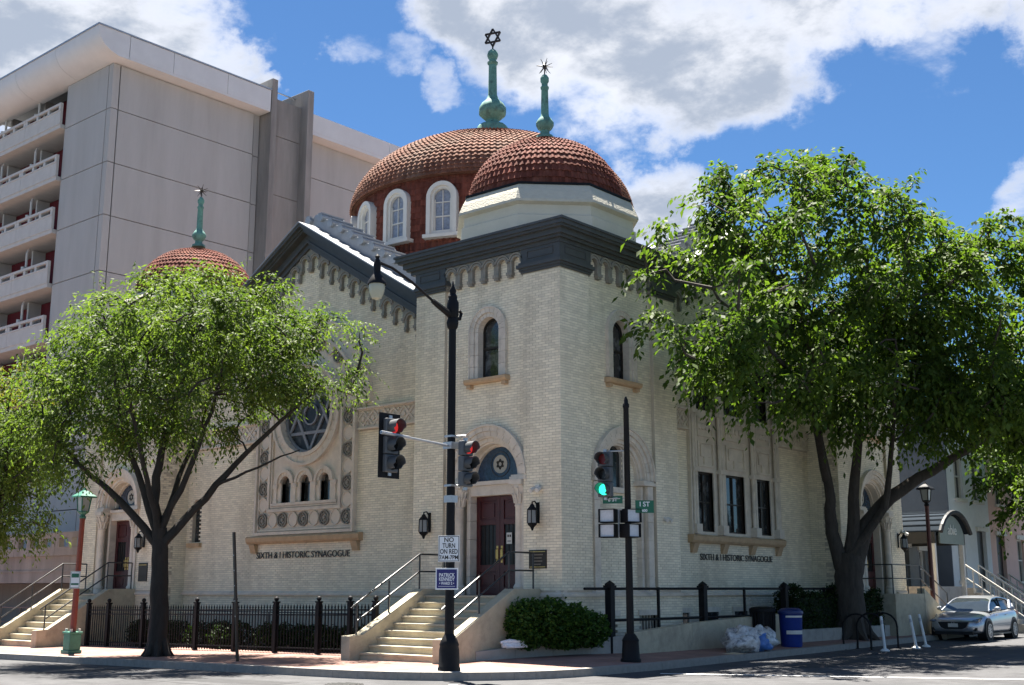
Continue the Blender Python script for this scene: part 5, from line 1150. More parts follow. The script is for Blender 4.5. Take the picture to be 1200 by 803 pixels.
# ------------------------------------------------------------------ trees
def tree(name, label, base, trunk, limbs, blobs, ncl, per, size, clr, lm, bark, cut=None, flat=.45, ratio=.30, shell=.30, lm2=None, yellow=None):
    t = empty(name, label, 'tree', base); B = np.array(base, float); mb = MB()
    nodes = []
    def limb(pts, r0, r1, n=14):
        P = [Vector(p)-Vector(base) for p in pts]; Q = []
        for i in range(len(P)-1):
            for k in range(4):
                f = k/4; a = P[max(i-1, 0)]; b = P[i]; c = P[i+1]; d = P[min(i+2, len(P)-1)]
                Q.append(.5*((2*b)+(c-a)*f+(2*a-5*b+4*c-d)*f*f+(3*b-a-3*c+d)*f**3))
        Q.append(P[-1]); m = len(Q); Q = [q+Vector(rng.normal(size=3)*.02*(0 if i in (0, m-1) else 1)) for i, q in enumerate(Q)]
        mb.tube(Q, [r0+(r1-r0)*(i/(m-1))**.8 for i in range(m)], n, ridge=.09 if r0 > .1 else .05); return [np.array(q) for q in Q]
    tq = limb(trunk[0], trunk[1], trunk[2], 22)
    for a in range(7):        # root flare
        an = a*.9+.3; b0 = Vector((0, 0, 0)); mb.tube([b0+Vector((math.cos(an)*trunk[1]*.5, math.sin(an)*trunk[1]*.5, trunk[1]*1.6)), b0+Vector((math.cos(an)*trunk[1]*1.05, math.sin(an)*trunk[1]*1.05, trunk[1]*.35)), b0+Vector((math.cos(an)*trunk[1]*1.7, math.sin(an)*trunk[1]*1.7, -.06))], [trunk[1]*.45, trunk[1]*.34, trunk[1]*.12], 7)
    for pts, r0, r1 in limbs: nodes += limb(pts, r0, r1)[2:]
    cen = []; w = np.array([r[0]*r[1]*r[2] for _, r in blobs]); w = w/w.sum()
    while len(cen) < ncl:
        i = rng.choice(len(blobs), p=w); c, r = blobs[i]; v = rng.normal(size=3); v /= np.linalg.norm(v); p = np.array(c)+v*np.array(r)*(shell+(1-shell)*rng.random()**.5)
        if cut and not cut(p): continue
        cen.append(p-B)
    cen = np.array(cen); N = np.array(nodes); d0 = np.array([np.min(np.linalg.norm(N-c, axis=1)) for c in cen]); order = np.argsort(d0); nl = list(nodes)
    tb = MB()
    for i in order:
        c = cen[i]; A_ = np.array(nl); dd = np.linalg.norm(A_-c, axis=1)+.6*np.maximum(0, A_[:, 2]-c[2]); a = A_[np.argmin(dd)]; L_ = np.linalg.norm(c-a)
        m1 = a+(c-a)*.4+rng.normal(size=3)*L_*.10+np.array([0, 0, .10*L_]); m2 = a+(c-a)*.75+rng.normal(size=3)*L_*.06+np.array([0, 0, .06*L_])
        r = .012+.016*min(L_, 3); tb.tube([a, m1, m2, c], [r*1.3, r, r*.7, .006], 5, caps=False); nl += [m1, m2, c]
    mb.build('trunk', bark, t, smooth=True, fixn=False); tb.build('branch', bark, t, smooth=True, fixn=False, kind='stuff')
    C0 = np.array([np.average([b[0][k] for b in blobs], weights=w) for k in range(3)])-B
    P, A, br = spray_leaves(cen, C0, per, 13, clr, flat)
    if cut: ok = np.array([cut(p+B) for p in P]); P, A, br = P[ok], A[ok], br[ok]
    if yellow is not None:
        ym = np.array([yellow(p+B) for p in P]); o = link(bpy.data.objects.new('crown', spray_mesh('crown', P[ym], A[ym], size, ratio, lm2, br[ym]))); o.parent = t; P, A, br = P[~ym], A[~ym], br[~ym]
    o = link(bpy.data.objects.new('crown', spray_mesh('crown', P, A, size, ratio, lm, br))); o.parent = t
    return t
z0 = base_z(-9.5, -4.6)
tree('street_tree', 'airy round-crowned street tree with dark trunk in front of the rose window', (-9.5, -4.6, z0),
     ([(-9.5, -4.6, z0-.1), (-9.52, -4.62, 1.2), (-9.56, -4.66, 2.4), (-9.6, -4.7, 3.2)], .26, .19),
     [([(-9.58, -4.68, 2.9), (-9.75, -4.8, 4.2), (-9.6, -4.7, 5.6), (-9.3, -4.4, 7.4), (-9.2, -4.3, 9.0)], .16, .03),
      ([(-9.56, -4.66, 2.7), (-10.4, -5.4, 3.9), (-11.2, -6.1, 4.8), (-12.0, -6.8, 5.9)], .13, .03),
      ([(-9.6, -4.7, 3.0), (-10.1, -5.1, 4.6), (-10.5, -5.5, 6.2), (-10.7, -5.6, 7.8)], .12, .025),
      ([(-9.56, -4.66, 2.7), (-9.0, -4.1, 3.7), (-8.2, -3.4, 4.9), (-7.3, -2.7, 6.0), (-6.4, -2.1, 6.9)], .14, .025),
      ([(-9.6, -4.7, 3.1), (-8.9, -4.4, 4.6), (-8.3, -4.2, 6.2), (-7.9, -4.0, 7.9)], .11, .025),
      ([(-9.6, -4.7, 3.0), (-9.2, -5.4, 4.4), (-8.6, -6.3, 6.0), (-8.2, -6.9, 7.2)], .10, .02),
      ([(-9.6, -4.7, 3.1), (-10.0, -3.9, 4.6), (-10.6, -2.9, 6.2), (-11, -2.3, 7.4)], .10, .02),
      ([(-8.6, -3.75, 4.3), (-7.5, -3.2, 4.8), (-6.6, -2.6, 5.2)], .05, .015)],
     [((-9.0, -4.5, 7.5), (3.9, 3.5, 2.3)), ((-6.5, -2.6, 7.6), (2.0, 2.0, 1.5)), ((-10.6, -3.4, 8.2), (1.8, 1.8, 1.5)), ((-7.4, -4.2, 8.6), (1.7, 1.7, 1.3)), ((-11.0, -6.0, 6.8), (2.1, 2.0, 2.0)), ((-9.1, -4.6, 8.7), (3.0, 2.6, 1.4)), ((-11.6, -6.3, 5.4), (1.6, 1.5, 1.2)), ((-12.6, -6.6, 6.4), (1.4, 1.4, 1.4))],
     450, 13, .120, .72, LEAF_A, BARK, cut=lambda p: p[1] < .55 and not (p[0]+p[1] > -11.8 and p[2] < 6.25), ratio=.19, flat=.35, shell=.45)
z0 = GZ(1.1, 13)
tree('street_tree', 'big leafy street tree with forked dark trunk on the side street pavement', (1.1, 13.0, z0),
     ([(1.1, 13.0, z0-.1), (1.08, 13.0, 1.0), (1.1, 13.0, 2.0), (1.15, 13.05, 2.7)], .46, .40),
     [([(1.0, 12.9, 2.2), (.75, 12.7, 3.4), (.85, 12.5, 4.4), (.75, 12.2, 6.2), (.9, 11.6, 8.2), (1.4, 11, 10.5)], .26, .05),
      ([(1.2, 13.1, 2.3), (1.6, 13.4, 3.6), (2.5, 14.0, 4.7), (3.6, 14.8, 5.5), (4.9, 15.8, 6.6), (6.2, 16.5, 8.4)], .33, .05),
      ([(1.15, 13.05, 2.5), (1.5, 12.8, 4.4), (2.0, 12.4, 6.6), (2.5, 12.2, 9.0), (2.8, 12.0, 12.0)], .24, .04),
      ([(1.2, 12.9, 2.7), (2.2, 13.3, 4.1), (2.6, 13.0, 5.2), (3.6, 11.4, 7.0), (4.4, 9.8, 8.6)], .16, .03),
      ([(.8, 12.4, 5.0), (1.4, 10.5, 6.6), (2.0, 8.0, 7.6), (2.4, 5.4, 8.4), (2.5, 3.4, 8.9)], .13, .025),
      ([(2.6, 12.2, 9.2), (3.4, 14.0, 10.6), (4.0, 15.6, 12.2)], .09, .02),
      ([(1.0, 11.7, 8.0), (1.8, 9.2, 9.6), (2.1, 7.0, 11.0)], .09, .02),
      ([(1.2, 11.2, 9.8), (1.2, 10.2, 12.2), (1.6, 9.8, 14.0)], .07, .02)],
     [((2.2, 10.8, 11.3), (3.6, 4.4, 3.7)), ((2.5, 2.9, 9.0), (1.9, 2.8, 2.2)), ((4.3, 14.6, 10.4), (4.0, 4.6, 3.6)), ((2.4, 5.8, 7.8), (1.7, 3.0, 1.5)), ((3.4, 11.5, 7.7), (2.6, 3.2, 1.8)), ((6.2, 14.2, 9.2), (2.9, 3.8, 3.6)), ((2.3, 6.2, 11.0), (2.2, 3.0, 2.7)), ((2.3, 3.6, 7.0), (1.2, 1.8, .9)), ((2.6, 8.6, 7.4), (1.5, 2.2, .9)), ((4.4, 14.6, 7.0), (2.2, 2.6, 1.3)), ((6.4, 17, 8.2), (2.4, 3, 2.2))],
     640, 12, .170, .80, LEAF_B, BARKG, flat=.55, ratio=.27, shell=.42, cut=lambda p: p[0] > .55 or p[2] > 11.3)
z0 = base_z(-26.6, -1.5)
BX, BY = -26.0, -1.4
tree('street_tree', 'yellow-tipped street tree cut by the left edge of the picture', (BX, BY, z0),
     ([(BX, BY, z0-.1), (BX, BY, 1.5), (BX+.1, BY, 2.8)], .2, .15),
     [([(BX+.1, BY, 2.6), (BX+.6, BY+.2, 4.8), (BX+1.0, BY, 7.0), (BX+1.2, BY-.2, 9.0)], .12, .03), ([(BX+.1, BY, 2.6), (BX-.6, BY-.4, 5.0), (BX-1.0, BY-.5, 8.2)], .11, .03), ([(BX+.1, BY, 2.5), (BX+1.0, BY-.2, 3.6), (BX+1.6, BY-.2, 4.6)], .06, .02)],
     [((BX+.5, BY, 7.2), (2.4, 2.4, 3.1)), ((BX-1.4, BY-.4, 7.2), (2.4, 2.4, 3.0)), ((BX+1.0, BY, 4.2), (1.9, 1.7, 1.3)), ((BX+1.6, BY+.2, 6.5), (1.5, 1.5, 1.6))], 230, 12, .15, .8, LEAF_A, BARK, ratio=.22, lm2=LEAF_Y, yellow=lambda p: p[2] > 8.5)
tree('street_tree', 'dark leafy tree at the right edge in front of the red house', (1.3, 31.0, .25),
     ([(1.3, 31, .1), (1.3, 31, 2.0), (1.4, 31, 3.4)], .22, .16),
     [([(1.4, 31, 3.2), (1.6, 30, 5.4), (1.8, 28.6, 7.6)], .12, .03), ([(1.4, 31, 3.2), (2.0, 32, 5.4), (2.2, 33.4, 7.8)], .12, .03)],
     [((2.0, 30.0, 7.0), (2.6, 4.6, 3.2)), ((2.4, 34, 7.5), (2.6, 3.4, 3.2))], 150, 12, .2, .9, LEAF_B, BARKG, cut=lambda p: p[0] > -.6)

# ------------------------------------------------------------------ street furniture
SIGG = mat('street_sign_green', (.01, .11, .06), .45, .05, 4); SIGW = mat('sign_white', (.72, .73, .74), .45, .04, 4); HOOD = mat('signal_housing_grey', (.085, .09, .095), .5, .15, 6)
LRED = mat('dim_red_lens', (.16, .012, .012), .25, 0); LDARK = mat('dark_lens', (.012, .012, .012), .2, 0)
LGREEN = mat('lit_green_lens', (.02, .5, .32), .3, 0, emit=((.02, .95, .55), .45)); LREDON = mat('lit_red_lens', (.30, .02, .02), .3, 0, emit=((1.0, .05, .05), .10))
def signal(label, loc, rz, lit, s=.30, plate=False, hood=HOOD):
    """faces local -y"""
    t = empty('traffic_signal', label, 'traffic light', loc, rz, 'traffic signals'); H = s*1.18
    for k in range(3):
        z = -H*k
        m = MB(); m.box((-s*.56, 0, z-H+.006), (s*.56, s*.55, z-.006)); b = m.build('housing', hood, t, bevel=.02)
        m = MB(); n = 18; r = s*.44; zc = z-H/2
        vs = []
        for i in range(n+1):
            a = -PI*.30+(2*PI*.80)*i/n
            ln = s*(.78 if math.sin(a) > -.3 else .55)
            for rr in (r, r+.012):
                vs += [(rr*math.cos(a), 0, zc+rr*math.sin(a)), (rr*math.cos(a), -ln, zc+rr*math.sin(a)+.01)]
        fs = []
        for i in range(n): p = 4*i; q = p+4; fs += [(p, p+1, q+1, q), (p+2, q+2, q+3, p+3), (p+1, p+3, q+3, q+1)]
        m.add(vs, fs); m.build('visor', mat('signal_visor', (.055, .058, .06), .5, .1, 5) if hood is HOOD else hood, b, smooth=True, fixn=False)
        m = MB(); m.disc(lambda u, d, w: (u, -d, w), 0, zc, r-.004, -.02, .015, 18); lm = {0: (LREDON if lit == 'red' else LRED), 1: LDARK, 2: (LGREEN if lit == 'green' else LDARK)}[k]; m.build('lens', lm, b)
    if plate: m = MB(); m.box((-s*.95, s*.3, -3*H-s*.35), (s*.95, s*.34, s*.35)); m.build('backplate', BLACKM, t, bevel=.02)
    m = MB(); m.box((-.04, s*.2, .0), (.04, s*.4, .06)); m.box((-.04, s*.2, -3*H-.06), (.04, s*.4, -3*H)); m.build('bracket', GALV, t); return t
def sign_thing(name, label, cat, loc, xd, w, h, m, border=None, lines=(), tm=None):
    x = Vector((xd[0], xd[1], 0)).normalized(); rz = math.atan2(x.y, x.x); t = empty(name, label, cat, loc, rz)
    g = MB(); g.box((-w/2, -.004, -h/2), (w/2, .0, h/2)); g.build('panel', m, t, bevel=.003)
    if border:
        q = .012; g = MB(); e = .012; g.box((-w/2+e, -.007, -h/2+e), (w/2-e, -.004, -h/2+e+q)); g.box((-w/2+e, -.007, h/2-e-q), (w/2-e, -.004, h/2-e)); g.box((-w/2+e, -.007, -h/2+e+q), (-w/2+e+q, -.004, h/2-e-q)); g.box((w/2-e-q, -.007, -h/2+e+q), (w/2-e, -.004, h/2-e-q)); g.build('border', border, t)
    for txt, size, z, width in lines:
        me = text_mesh(txt, size, tm, .001, 1, .002); ww = max(v.co.x for v in me.vertices)-min(v.co.x for v in me.vertices)
        k = min(1, width/ww)
        for v in me.vertices: v.co.x *= k
        put_text('lettering', me, t, (0, -.0075, z), (1, 0))
    return t
# corner street light with mast arm
P1 = Vector((1.06, -4.9, GZ(1.06, -4.9)))
t = empty('street_light', 'tall black street lamp pole with drooping globe on the corner', 'street light', P1)
m = MB(); m.lathe([(.235, -.02), (.235, .05), (.215, .08), (.205, .40), (.19, .46), (.20, .50), (.16, .60), (.12, .66), (.10, .70)], 12); m.build('base', BLACKM, t, smooth=True)
m = MB(); m.lathe([(.095, .68), (.075, 6.9)], 14); m.build('pole', BLACKM, t, smooth=True)
m = MB(); m.lathe([(.075, 6.85), (.11, 6.9), (.13, 7.0), (.10, 7.1), (.13, 7.16), (.13, 7.42), (.09, 7.5), (.10, 7.56), (.06, 7.62), (.075, 7.68), (.03, 7.78), (.008, 7.9)], 12); m.build('finial', BLACKM, t, smooth=True)
m = MB(); m.tube([(0, -.05, 7.15), (0, -.45, 7.3), (0, -.6, 7.36)], [.075, .06, .05], 8); m.tube([(0, -.55, 7.34), (0, -1.2, 7.64), (0, -1.75, 7.82), (0, -2.1, 7.86), (0, -2.18, 7.8)], .028, 8); m.tube([(0, .05, 7.1), (.0, .22, 7.12), (.0, .26, 7.24), (0, .2, 7.3)], [.05, .04, .035, .03], 7); m.build('arm', BLACKM, t, smooth=True)
m = MB(); m.lathe([(.015, 8.02), (.05, 7.97), (.03, 7.93), (.06, 7.88), (.075, 7.8), (.07, 7.7), (.07, 7.62), (.10, 7.58), (.175, 7.46), (.185, 7.40)], 16, (0, -2.15)); m.build('lamp_head', BLACKM, t, smooth=True)
m = MB(); m.lathe([(.155, 7.41), (.16, 7.34), (.14, 7.22), (.095, 7.12), (.0001, 7.08)], 16, (0, -2.15)); m.build('globe', mat('frosted_globe', (.40, .39, .29), .25, .05, 5), t, smooth=True)
m = MB(); m.tube([(0, -.08, 4.42), (0, -1.95, 4.52)], .028, 8); m.tube([(0, -1.2, 4.48), (0, -1.95, 4.52)], .036, 8); m.box((-.12, -.12, 4.36), (.12, .12, 4.50)); m.build('signal_arm', GALV, t)
m = MB(); 
for z in (4.62, 3.62): m = MB(); m.tube([(.07, .0, z), (.34, .08, z)], .018, 6); m.build('bracket', GALV, t)
for a, b in ((4.60, 4.64), (3.60, 3.64), (3.28, 3.42)): m = MB(); m.box((-.1, -.1, a), (.1, .1, b)); m.build('clamp', GALV, t)
signal('dark traffic signal with black backplate hung out on the mast arm', (P1.x-.15, P1.y-1.5, 4.93), PI/2, 'red', .30, True)
signal('grey traffic signal close to the street lamp pole in front of the portal', (P1.x+.36, P1.y+.12, 4.60), PI/2, 'red', .265, False)
sd = (.86, .5)
so_ = Vector((P1.x, P1.y, 0))+Vector((.5, -.86, 0))*.11
sign_thing('turn_sign', 'white no turn on red sign on the street lamp pole', 'sign', (so_.x, so_.y, 2.44), sd, .44, .52, SIGW, LET, [('NO', .13, .17, .2), ('TURN', .13, .055, .26), ('ON RED', .13, -.06, .36), ('7AM-7PM', .11, -.175, .38)], LET)
sign_thing('campaign_sign', 'blue and white campaign sign below the turn sign on the lamp pole', 'sign', (so_.x-.03, so_.y-.02, 1.85), sd, .46, .42, SIGW, None, [], LET)
bl = mat('campaign_blue', (.02, .02, .13), .5, 0)
t = [o for o in bpy.data.objects if o.name.startswith('campaign_sign')][0]; g = MB(); g.box((-.205, -.008, -.185), (.205, -.004, .185)); g.build('blue_field', bl, t)
for txt, size, z, wd, mm in (('PATRICK', .1, .07, .32, SIGW), ('KENNEDY', .1, -.01, .32, SIGW), ('• WARD 2 •', .075, -.09, .30, SIGW)):
    me = text_mesh(txt, size, mm, .001, 1, .002); ww = max(v.co.x for v in me.vertices)-min(v.co.x for v in me.vertices)
    for v in me.vertices: v.co.x *= wd/ww
    put_text('lettering', me, t, (0, -.0095, z), (1, 0))
g = MB(); g.box((-.17, -.0095, -.15), (.17, -.008, -.143)); g.build('rule', SIGW, t)
# second signal pole
P2 = Vector((2.2, -.35, GZ(2.2, -.35)))
t = empty('signal_pole', 'black signal pole with green light and walk boxes in front of the blind arch', 'pole', P2)
m = MB(); m.lathe([(.225, -.02), (.225, .05), (.20, .08), (.18, .42), (.19, .46), (.13, .56), (.10, .60)], 12); m.build('base', BLACKM, t, smooth=True)
m = MB(); m.lathe([(.085, .58), (.062, 5.6), (.075, 5.62), (.075, 5.68), (.05, 5.72), (.05, 5.78), (.02, 5.86)], 12); m.build('pole', BLACKM, t, smooth=True)
m = MB(); 
for z in (4.62, 3.55): m.tube([(0, 0, z), (-.36, -.22, z)], .018, 6)
m.tube([(0, 0, 3.3), (-.18, -.1, 3.3), (-.18, -.1, 2.7)], .03, 6); m.build('bracket', GALV, t)
signal('traffic signal showing green on the right pole', (P2.x-.40, P2.y-.34, 4.70), R(12), 'green', .29)
def walk_box(label, loc, rz):
    t = empty('walk_signal', label, 'pedestrian signal', loc, rz, 'pedestrian signals'); m = MB(); m.box((-.185, 0, -.155), (.185, .26, .155)); m.build('housing', BLACKM, t, bevel=.015)
    m = MB(); m.box((-.16, -.012, -.13), (.16, 0, .13)); m.build('screen', mat('walk_screen', (.50, .52, .55), .35, .1, 20), t)  # pale grey screen colour stands in for sun reflected off the lens
    m = MB(); m.box((-.19, -.06, .135), (.19, 0, .15)); m.box((-.19, -.06, -.15), (-.165, 0, .135)); m.box((.165, -.06, -.15), (.19, 0, .135)); m.box((-.165, -.06, -.15), (.165, 0, -.135)); m.build('visor', BLACKM, t); return t
for k, z in enumerate((3.26, 2.93)):
    walk_box(('upper walk signal facing left on the right signal pole', 'lower walk signal facing left on the right signal pole')[k], (P2.x-.36, P2.y-.30, z), R(18))
    walk_box(('upper walk signal facing right on the right signal pole', 'lower, twisted walk signal facing right on the right signal pole')[k], (P2.x+.12, P2.y+.02, z), R(66)+(.25 if k else 0))
sign_thing('street_name_sign', 'green street name sign pointing left below the green light', 'sign', (P2.x-.30, P2.y-.16, 3.62), (.93, .36), .46, .17, SIGG, None, [('6 ST', .12, 0, .3)], SIGW)
sign_thing('street_name_sign', 'green street name sign with the 600 block number right of the pole', 'sign', (P2.x+.30, P2.y+.22, 3.46), (.70, .72), .42, .28, SIGG, None, [('I ST', .15, .05, .3), ('600', .08, -.09, .2)], SIGW)
# lantern posts
def lantern_post(label, loc, h, pole_m, base_m, head_m, tilt=0):
    t = empty('lantern_post', label, 'lamp post', loc, 0, 'lantern posts', rx=tilt[0] if tilt else 0, ry=tilt[1] if tilt else 0)
    m = MB(); m.box((-.20, -.20, -.05), (.20, .20, .10)); m.box((-.17, -.17, .10), (.17, .17, .52)); m.box((-.20, -.20, .52), (.20, .20, .58)); m.build('base', base_m, t, bevel=.015)
    m = MB()
    for a in (-1, 1):
        for b in (-1, 1): m.box((a*.12-.03, b*.12-.03, .58), (a*.12+.03, b*.12+.03, .66))
    m.build('base_bolt', WHITEP, t)
    m = MB(); m.lathe([(.085, .55), (.07, h-.75), (.09, h-.72)], 10); m.build('pole', pole_m, t, smooth=True)
    m = MB(); m.lathe([(.06, h-.75), (.10, h-.68), (.06, h-.62), (.15, h-.55), (.16, h-.52)], 8); m.build('collar', head_m, t)
    m = MB(); m.lathe([(.14, h-.52), (.19, h-.12)], 4, a0=PI/4); m.build('glass', mat('lantern_glass', (.40, .41, .38), .2, .1, 3), t)
    m = MB()
    for k in range(4): a = PI/4+PI/2*k; m.tube([(.145*math.cos(a), .145*math.sin(a), h-.52), (.20*math.cos(a), .20*math.sin(a), h-.12)], .018, 5)
    m.build('cage', head_m, t)
    m = MB(); m.lathe([(.36, h-.14), (.34, h-.10), (.20, h-.02), (.06, h+.06), (.02, h+.14)], 4, a0=PI/4); m.build('roof', head_m, t); return t
LGREENP = mat('lamp_green_paint', (.045, .17, .12), .5, .2, 6); LREDP = mat('lamp_red_paint', (.20, .045, .030), .5, .2, 6)
pl_ = (-13.1, -4.95, base_z(-13.1, -4.95))
lantern_post('red lantern post with green base and cap in front of the left steps', pl_, 4.35, LREDP, LGREENP, LGREENP, (0, R(1.5)))
m = MB(); m.box((-.05, -.4, -.02), (.05, .3, .02))
sign_thing('parking_sign', 'small green and white parking sign on the red lantern post', 'sign', (pl_[0]+.1, pl_[1]-.09, 1.9), (.86, .5), .30, .46, SIGW, SIGG)
t = [o for o in bpy.data.objects if o.name.startswith('parking_sign')][0]
g = MB(); g.box((-.11, -.008, .06), (.11, -.004, .17)); g.build('green_block', SIGG, t)
g = MB(); g.box((-.11, -.008, -.14), (.11, -.004, -.09)); g.build('green_bar', SIGG, t)
lantern_post('dark lantern post beside the parked car and barrel awning', (1.15, 19.4, GZ(1.15, 19.4)), 5.1, mat('lamp_brown_paint', (.07, .022, .02), .5, .2, 6), BLACKM, BLACKM)
# leaning bare post at the kerb
t = empty('bare_post', 'thin leaning bare metal post at the kerb before the fence', 'post', (-5.5, -5.1, base_z(-5.5, -5.1)), 0, None, R(2.5), R(-3.5))
m = MB(); m.box((-.03, -.012, -.1), (.03, .012, 2.95)); m.box((-.03, .012, -.1), (-.018, .04, 2.95)); m.box((.018, .012, -.1), (.03, .04, 2.95)); m.build('channel', BRONZE, t)
m = MB(); 
for k in range(5): m.box((-.012, -.015, 1.0+.35*k), (.012, -.012, 1.03+.35*k))
m.build('bolt_hole', GALV, t)
# bins and bags
t = empty('litter_bin', 'blue recycling bin with white label bands by the kerb', 'bin', (1.8, 7.75, GZ(1.8, 7.75)))
m = MB(); m.lathe([(.27, 0), (.29, .05), (.315, .85), (.33, .88)], 20); m.build('body', mat('blue_bin', (.012, .035, .20), .4, .15, 4), t, smooth=True)
m = MB(); m.lathe([(.34, .86), (.35, .90), (.34, .95), (.24, 1.02), (.14, 1.03)], 20); m.build('lid', mat('blue_bin_lid', (.010, .025, .12), .4, .15, 4), t, smooth=True)
for z, hgt in ((.78, .05), (.34, .10)):
    m = MB(); k = 8; a0, a1 = R(-85), R(5); r = .308+.031*z
    m.add([(r*math.cos(a0+(a1-a0)*i/k), r*math.sin(a0+(a1-a0)*i/k), z+q*hgt) for i in range(k+1) for q in (0, 1)], [(2*i, 2*i+2, 2*i+3, 2*i+1) for i in range(k)]); m.build('label_band', WHITEP, t)
t = empty('litter_bin', 'dark slatted litter bin just left of the blue one', 'bin', (1.2, 7.3, GZ(1.2, 7.3)))
for k in range(22):
    a = 2*PI*k/22; m = MB(); m.tube([(.30*math.cos(a), .30*math.sin(a), .06), (.33*math.cos(a), .33*math.sin(a), .95)], .024, 5); m.build('slat', BLACKM, t)
m = MB(); m.lathe([(.27, .05), (.27, .9)], 16); m.build('liner', mat('bin_liner', (.01, .01, .01), .5), t); m = MB(); m.lathe([(.36, .90), (.36, .98), (.30, 1.02), (.16, 1.04)], 20); m.build('rim', BLACKM, t, smooth=True)
def bag(label, loc, r, m_, seed):
    rr = np.random.default_rng(seed); m = MB(); m.sphere((0, 0, 0), 1, 22, 14); V = np.array(m.v); n = V/np.maximum(np.linalg.norm(V, axis=1)[:, None], 1e-6); f = np.ones(len(V))
    for k in range(26): d = rr.normal(size=3); d /= np.linalg.norm(d); f += rr.uniform(-.10, .10)*np.sin((n@d)*rr.uniform(4, 13)+rr.uniform(0, 6))
    V = n*f[:, None]*np.array(r); V[:, 2] = np.maximum(V[:, 2]+r[2]*.85, 0.0)
    m.v = [tuple(v) for v in V]; o = m.build('rubbish_bag', m_, None, smooth=False, loc=loc); me = o.data; me.polygons.foreach_set('use_smooth', [True]*len(me.polygons)); tag(o, label, 'bag', 'rubbish bags at the kerb'); return o
BAGW = mat('clear_white_bag', (.50, .50, .50), .25, .35, 9, .8, 14, col2=(.22, .22, .23), c2scale=7, c2lo=.5, c2hi=.62); BAGB = mat('blue_bag', (.06, .16, .42), .3, .3, 9, .6, 14)
gz = GZ(2.0, 4.9)
bag('white rubbish bag at the left end of the heap by the kerb', (2.2, 4.35, gz), (.36, .36, .27), BAGW, 1); bag('large white rubbish bag in the middle of the heap', (1.95, 4.9, gz), (.42, .40, .33), BAGW, 2)
bag('blue rubbish bag tucked between the white ones', (2.2, 5.25, gz), (.25, .24, .22), BAGB, 3); bag('white rubbish bag nearest the litter bins', (1.9, 5.75, gz), (.42, .44, .33), BAGW, 4)
m = MB(); m.add([(-.3, -.2, .01), (.25, -.25, .012), (.3, .15, .02), (-.2, .2, .012), (0, 0, .05)], [(0, 1, 4), (1, 2, 4), (2, 3, 4), (3, 0, 4)]); o = m.build('cardboard_sheet', mat('cardboard', (.45, .36, .24), .9), None, loc=(2.25, 3.9, gz-.02)); tag(o, 'crumpled pale sheet on the bricks left of the rubbish bags', 'litter')
# bicycle racks and flexible posts
for k, (x, y) in enumerate(((2.5, 10.3), (2.55, 11.1), (2.6, 11.9))):
    z = base_z(x, y)-.15; t = empty('bike_rack', ('nearest black hoop bicycle rack in the road by the right tree', 'middle black hoop bicycle rack by the right tree', 'farthest black hoop bicycle rack, beside the white posts')[k], 'bike rack', (x, y, z), R(15), 'bicycle racks')
    pts = [(-.38, 0, 0), (-.38, 0, .62)]+[(-.38*math.cos(PI*i/10), 0, .62+.38*math.sin(PI*i/10)) for i in range(1, 10)]+[(.38, 0, .62), (.38, 0, 0)]
    m = MB(); m.tube(pts, .028, 8); m.build('hoop', BLACKM, t, smooth=True)
    for q in (-.38, .38): m = MB(); m.lathe([(.08, 0), (.08, .012), (.04, .016)], 10, (q, 0)); m.build('foot_plate', BLACKM, t)
FLEX = mat('flex_post_white', (.68, .68, .66), .5, .08, 5)
for k, (x, y, a, b) in enumerate(((3.35, 10.2, -4, -3), (3.5, 12.0, -3, -8), (3.3, 13.2, -2, -9))):
    z = base_z(x, y)-.15; t = empty('flex_post', ('white flexible post standing between the bicycle racks', 'leaning white flexible post nearest the silver car', 'rear leaning white flexible post in front of the silver car')[k], 'bollard', (x, y, z), 0, 'white flexible posts')
    m = MB(); m.lathe([(.13, 0), (.13, .03), (.06, .07), (.05, .08)], 12); m.build('foot', FLEX, t)
    dx, dy = math.tan(R(b))*.9, math.tan(R(a))*.3; m = MB(); m.tube([(0, 0, .06), (dx*.5, dy*.5, .5), (dx, dy, .92), (dx, dy, .95)], [.042, .042, .042, .03], 10); m.build('post', FLEX, t, smooth=True)
    m = MB(); m.tube([(dx*.8, dy*.8, .74), (dx*.92, dy*.92, .84)], .0435, 10); m.build('reflector', mat('reflector_grey', (.4, .4, .42), .3, 0), t)

# ------------------------------------------------------------------ the parked car (local: +x forward, +y its left)
PAINT = mat('silver_car_paint', (.40, .42, .45), .28, .03, 3, metal=.65, coat=.8); TRIM = mat('black_car_trim', (.015, .015, .016), .45, .1, 5); CGL = mat('car_glass', (.02, .026, .03), .05, .2, 3, spec=.8); TYRE = mat('tyre_rubber', (.016, .016, .016), .85, .1, 6); RIM = mat('alloy_rim', (.50, .50, .52), .3, .05, 5, metal=.8)
car = empty('parked_car', 'silver hatchback car parked at the kerb facing the camera', 'car', (2.42, 19.75, base_z(2.4, 19.7)-.15), R(-90)+R(2))
ST = [(2.21, .34, .40, .46, .42, .56, .60), (2.16, .24, .56, .64, .58, .63, .67), (2.05, .20, .68, .78, .69, .68, .73), (1.80, .19, .76, .865, .77, .755, .81), (1.35, .19, .79, .895, .81, .835, .895), (.90, .19, .80, .90, .83, .905, .965), (.0, .19, .80, .90, .835, .935, .98), (-.9, .19, .80, .90, .835, .965, 1.0), (-1.5, .20, .79, .90, .81, 1.0, 1.03), (-1.95, .27, .74, .85, .74, 1.0, 1.02), (-2.15, .34, .66, .76, .66, .92, .94), (-2.23, .42, .56, .64, .56, .80, .82)]
m = MB(); ring = []
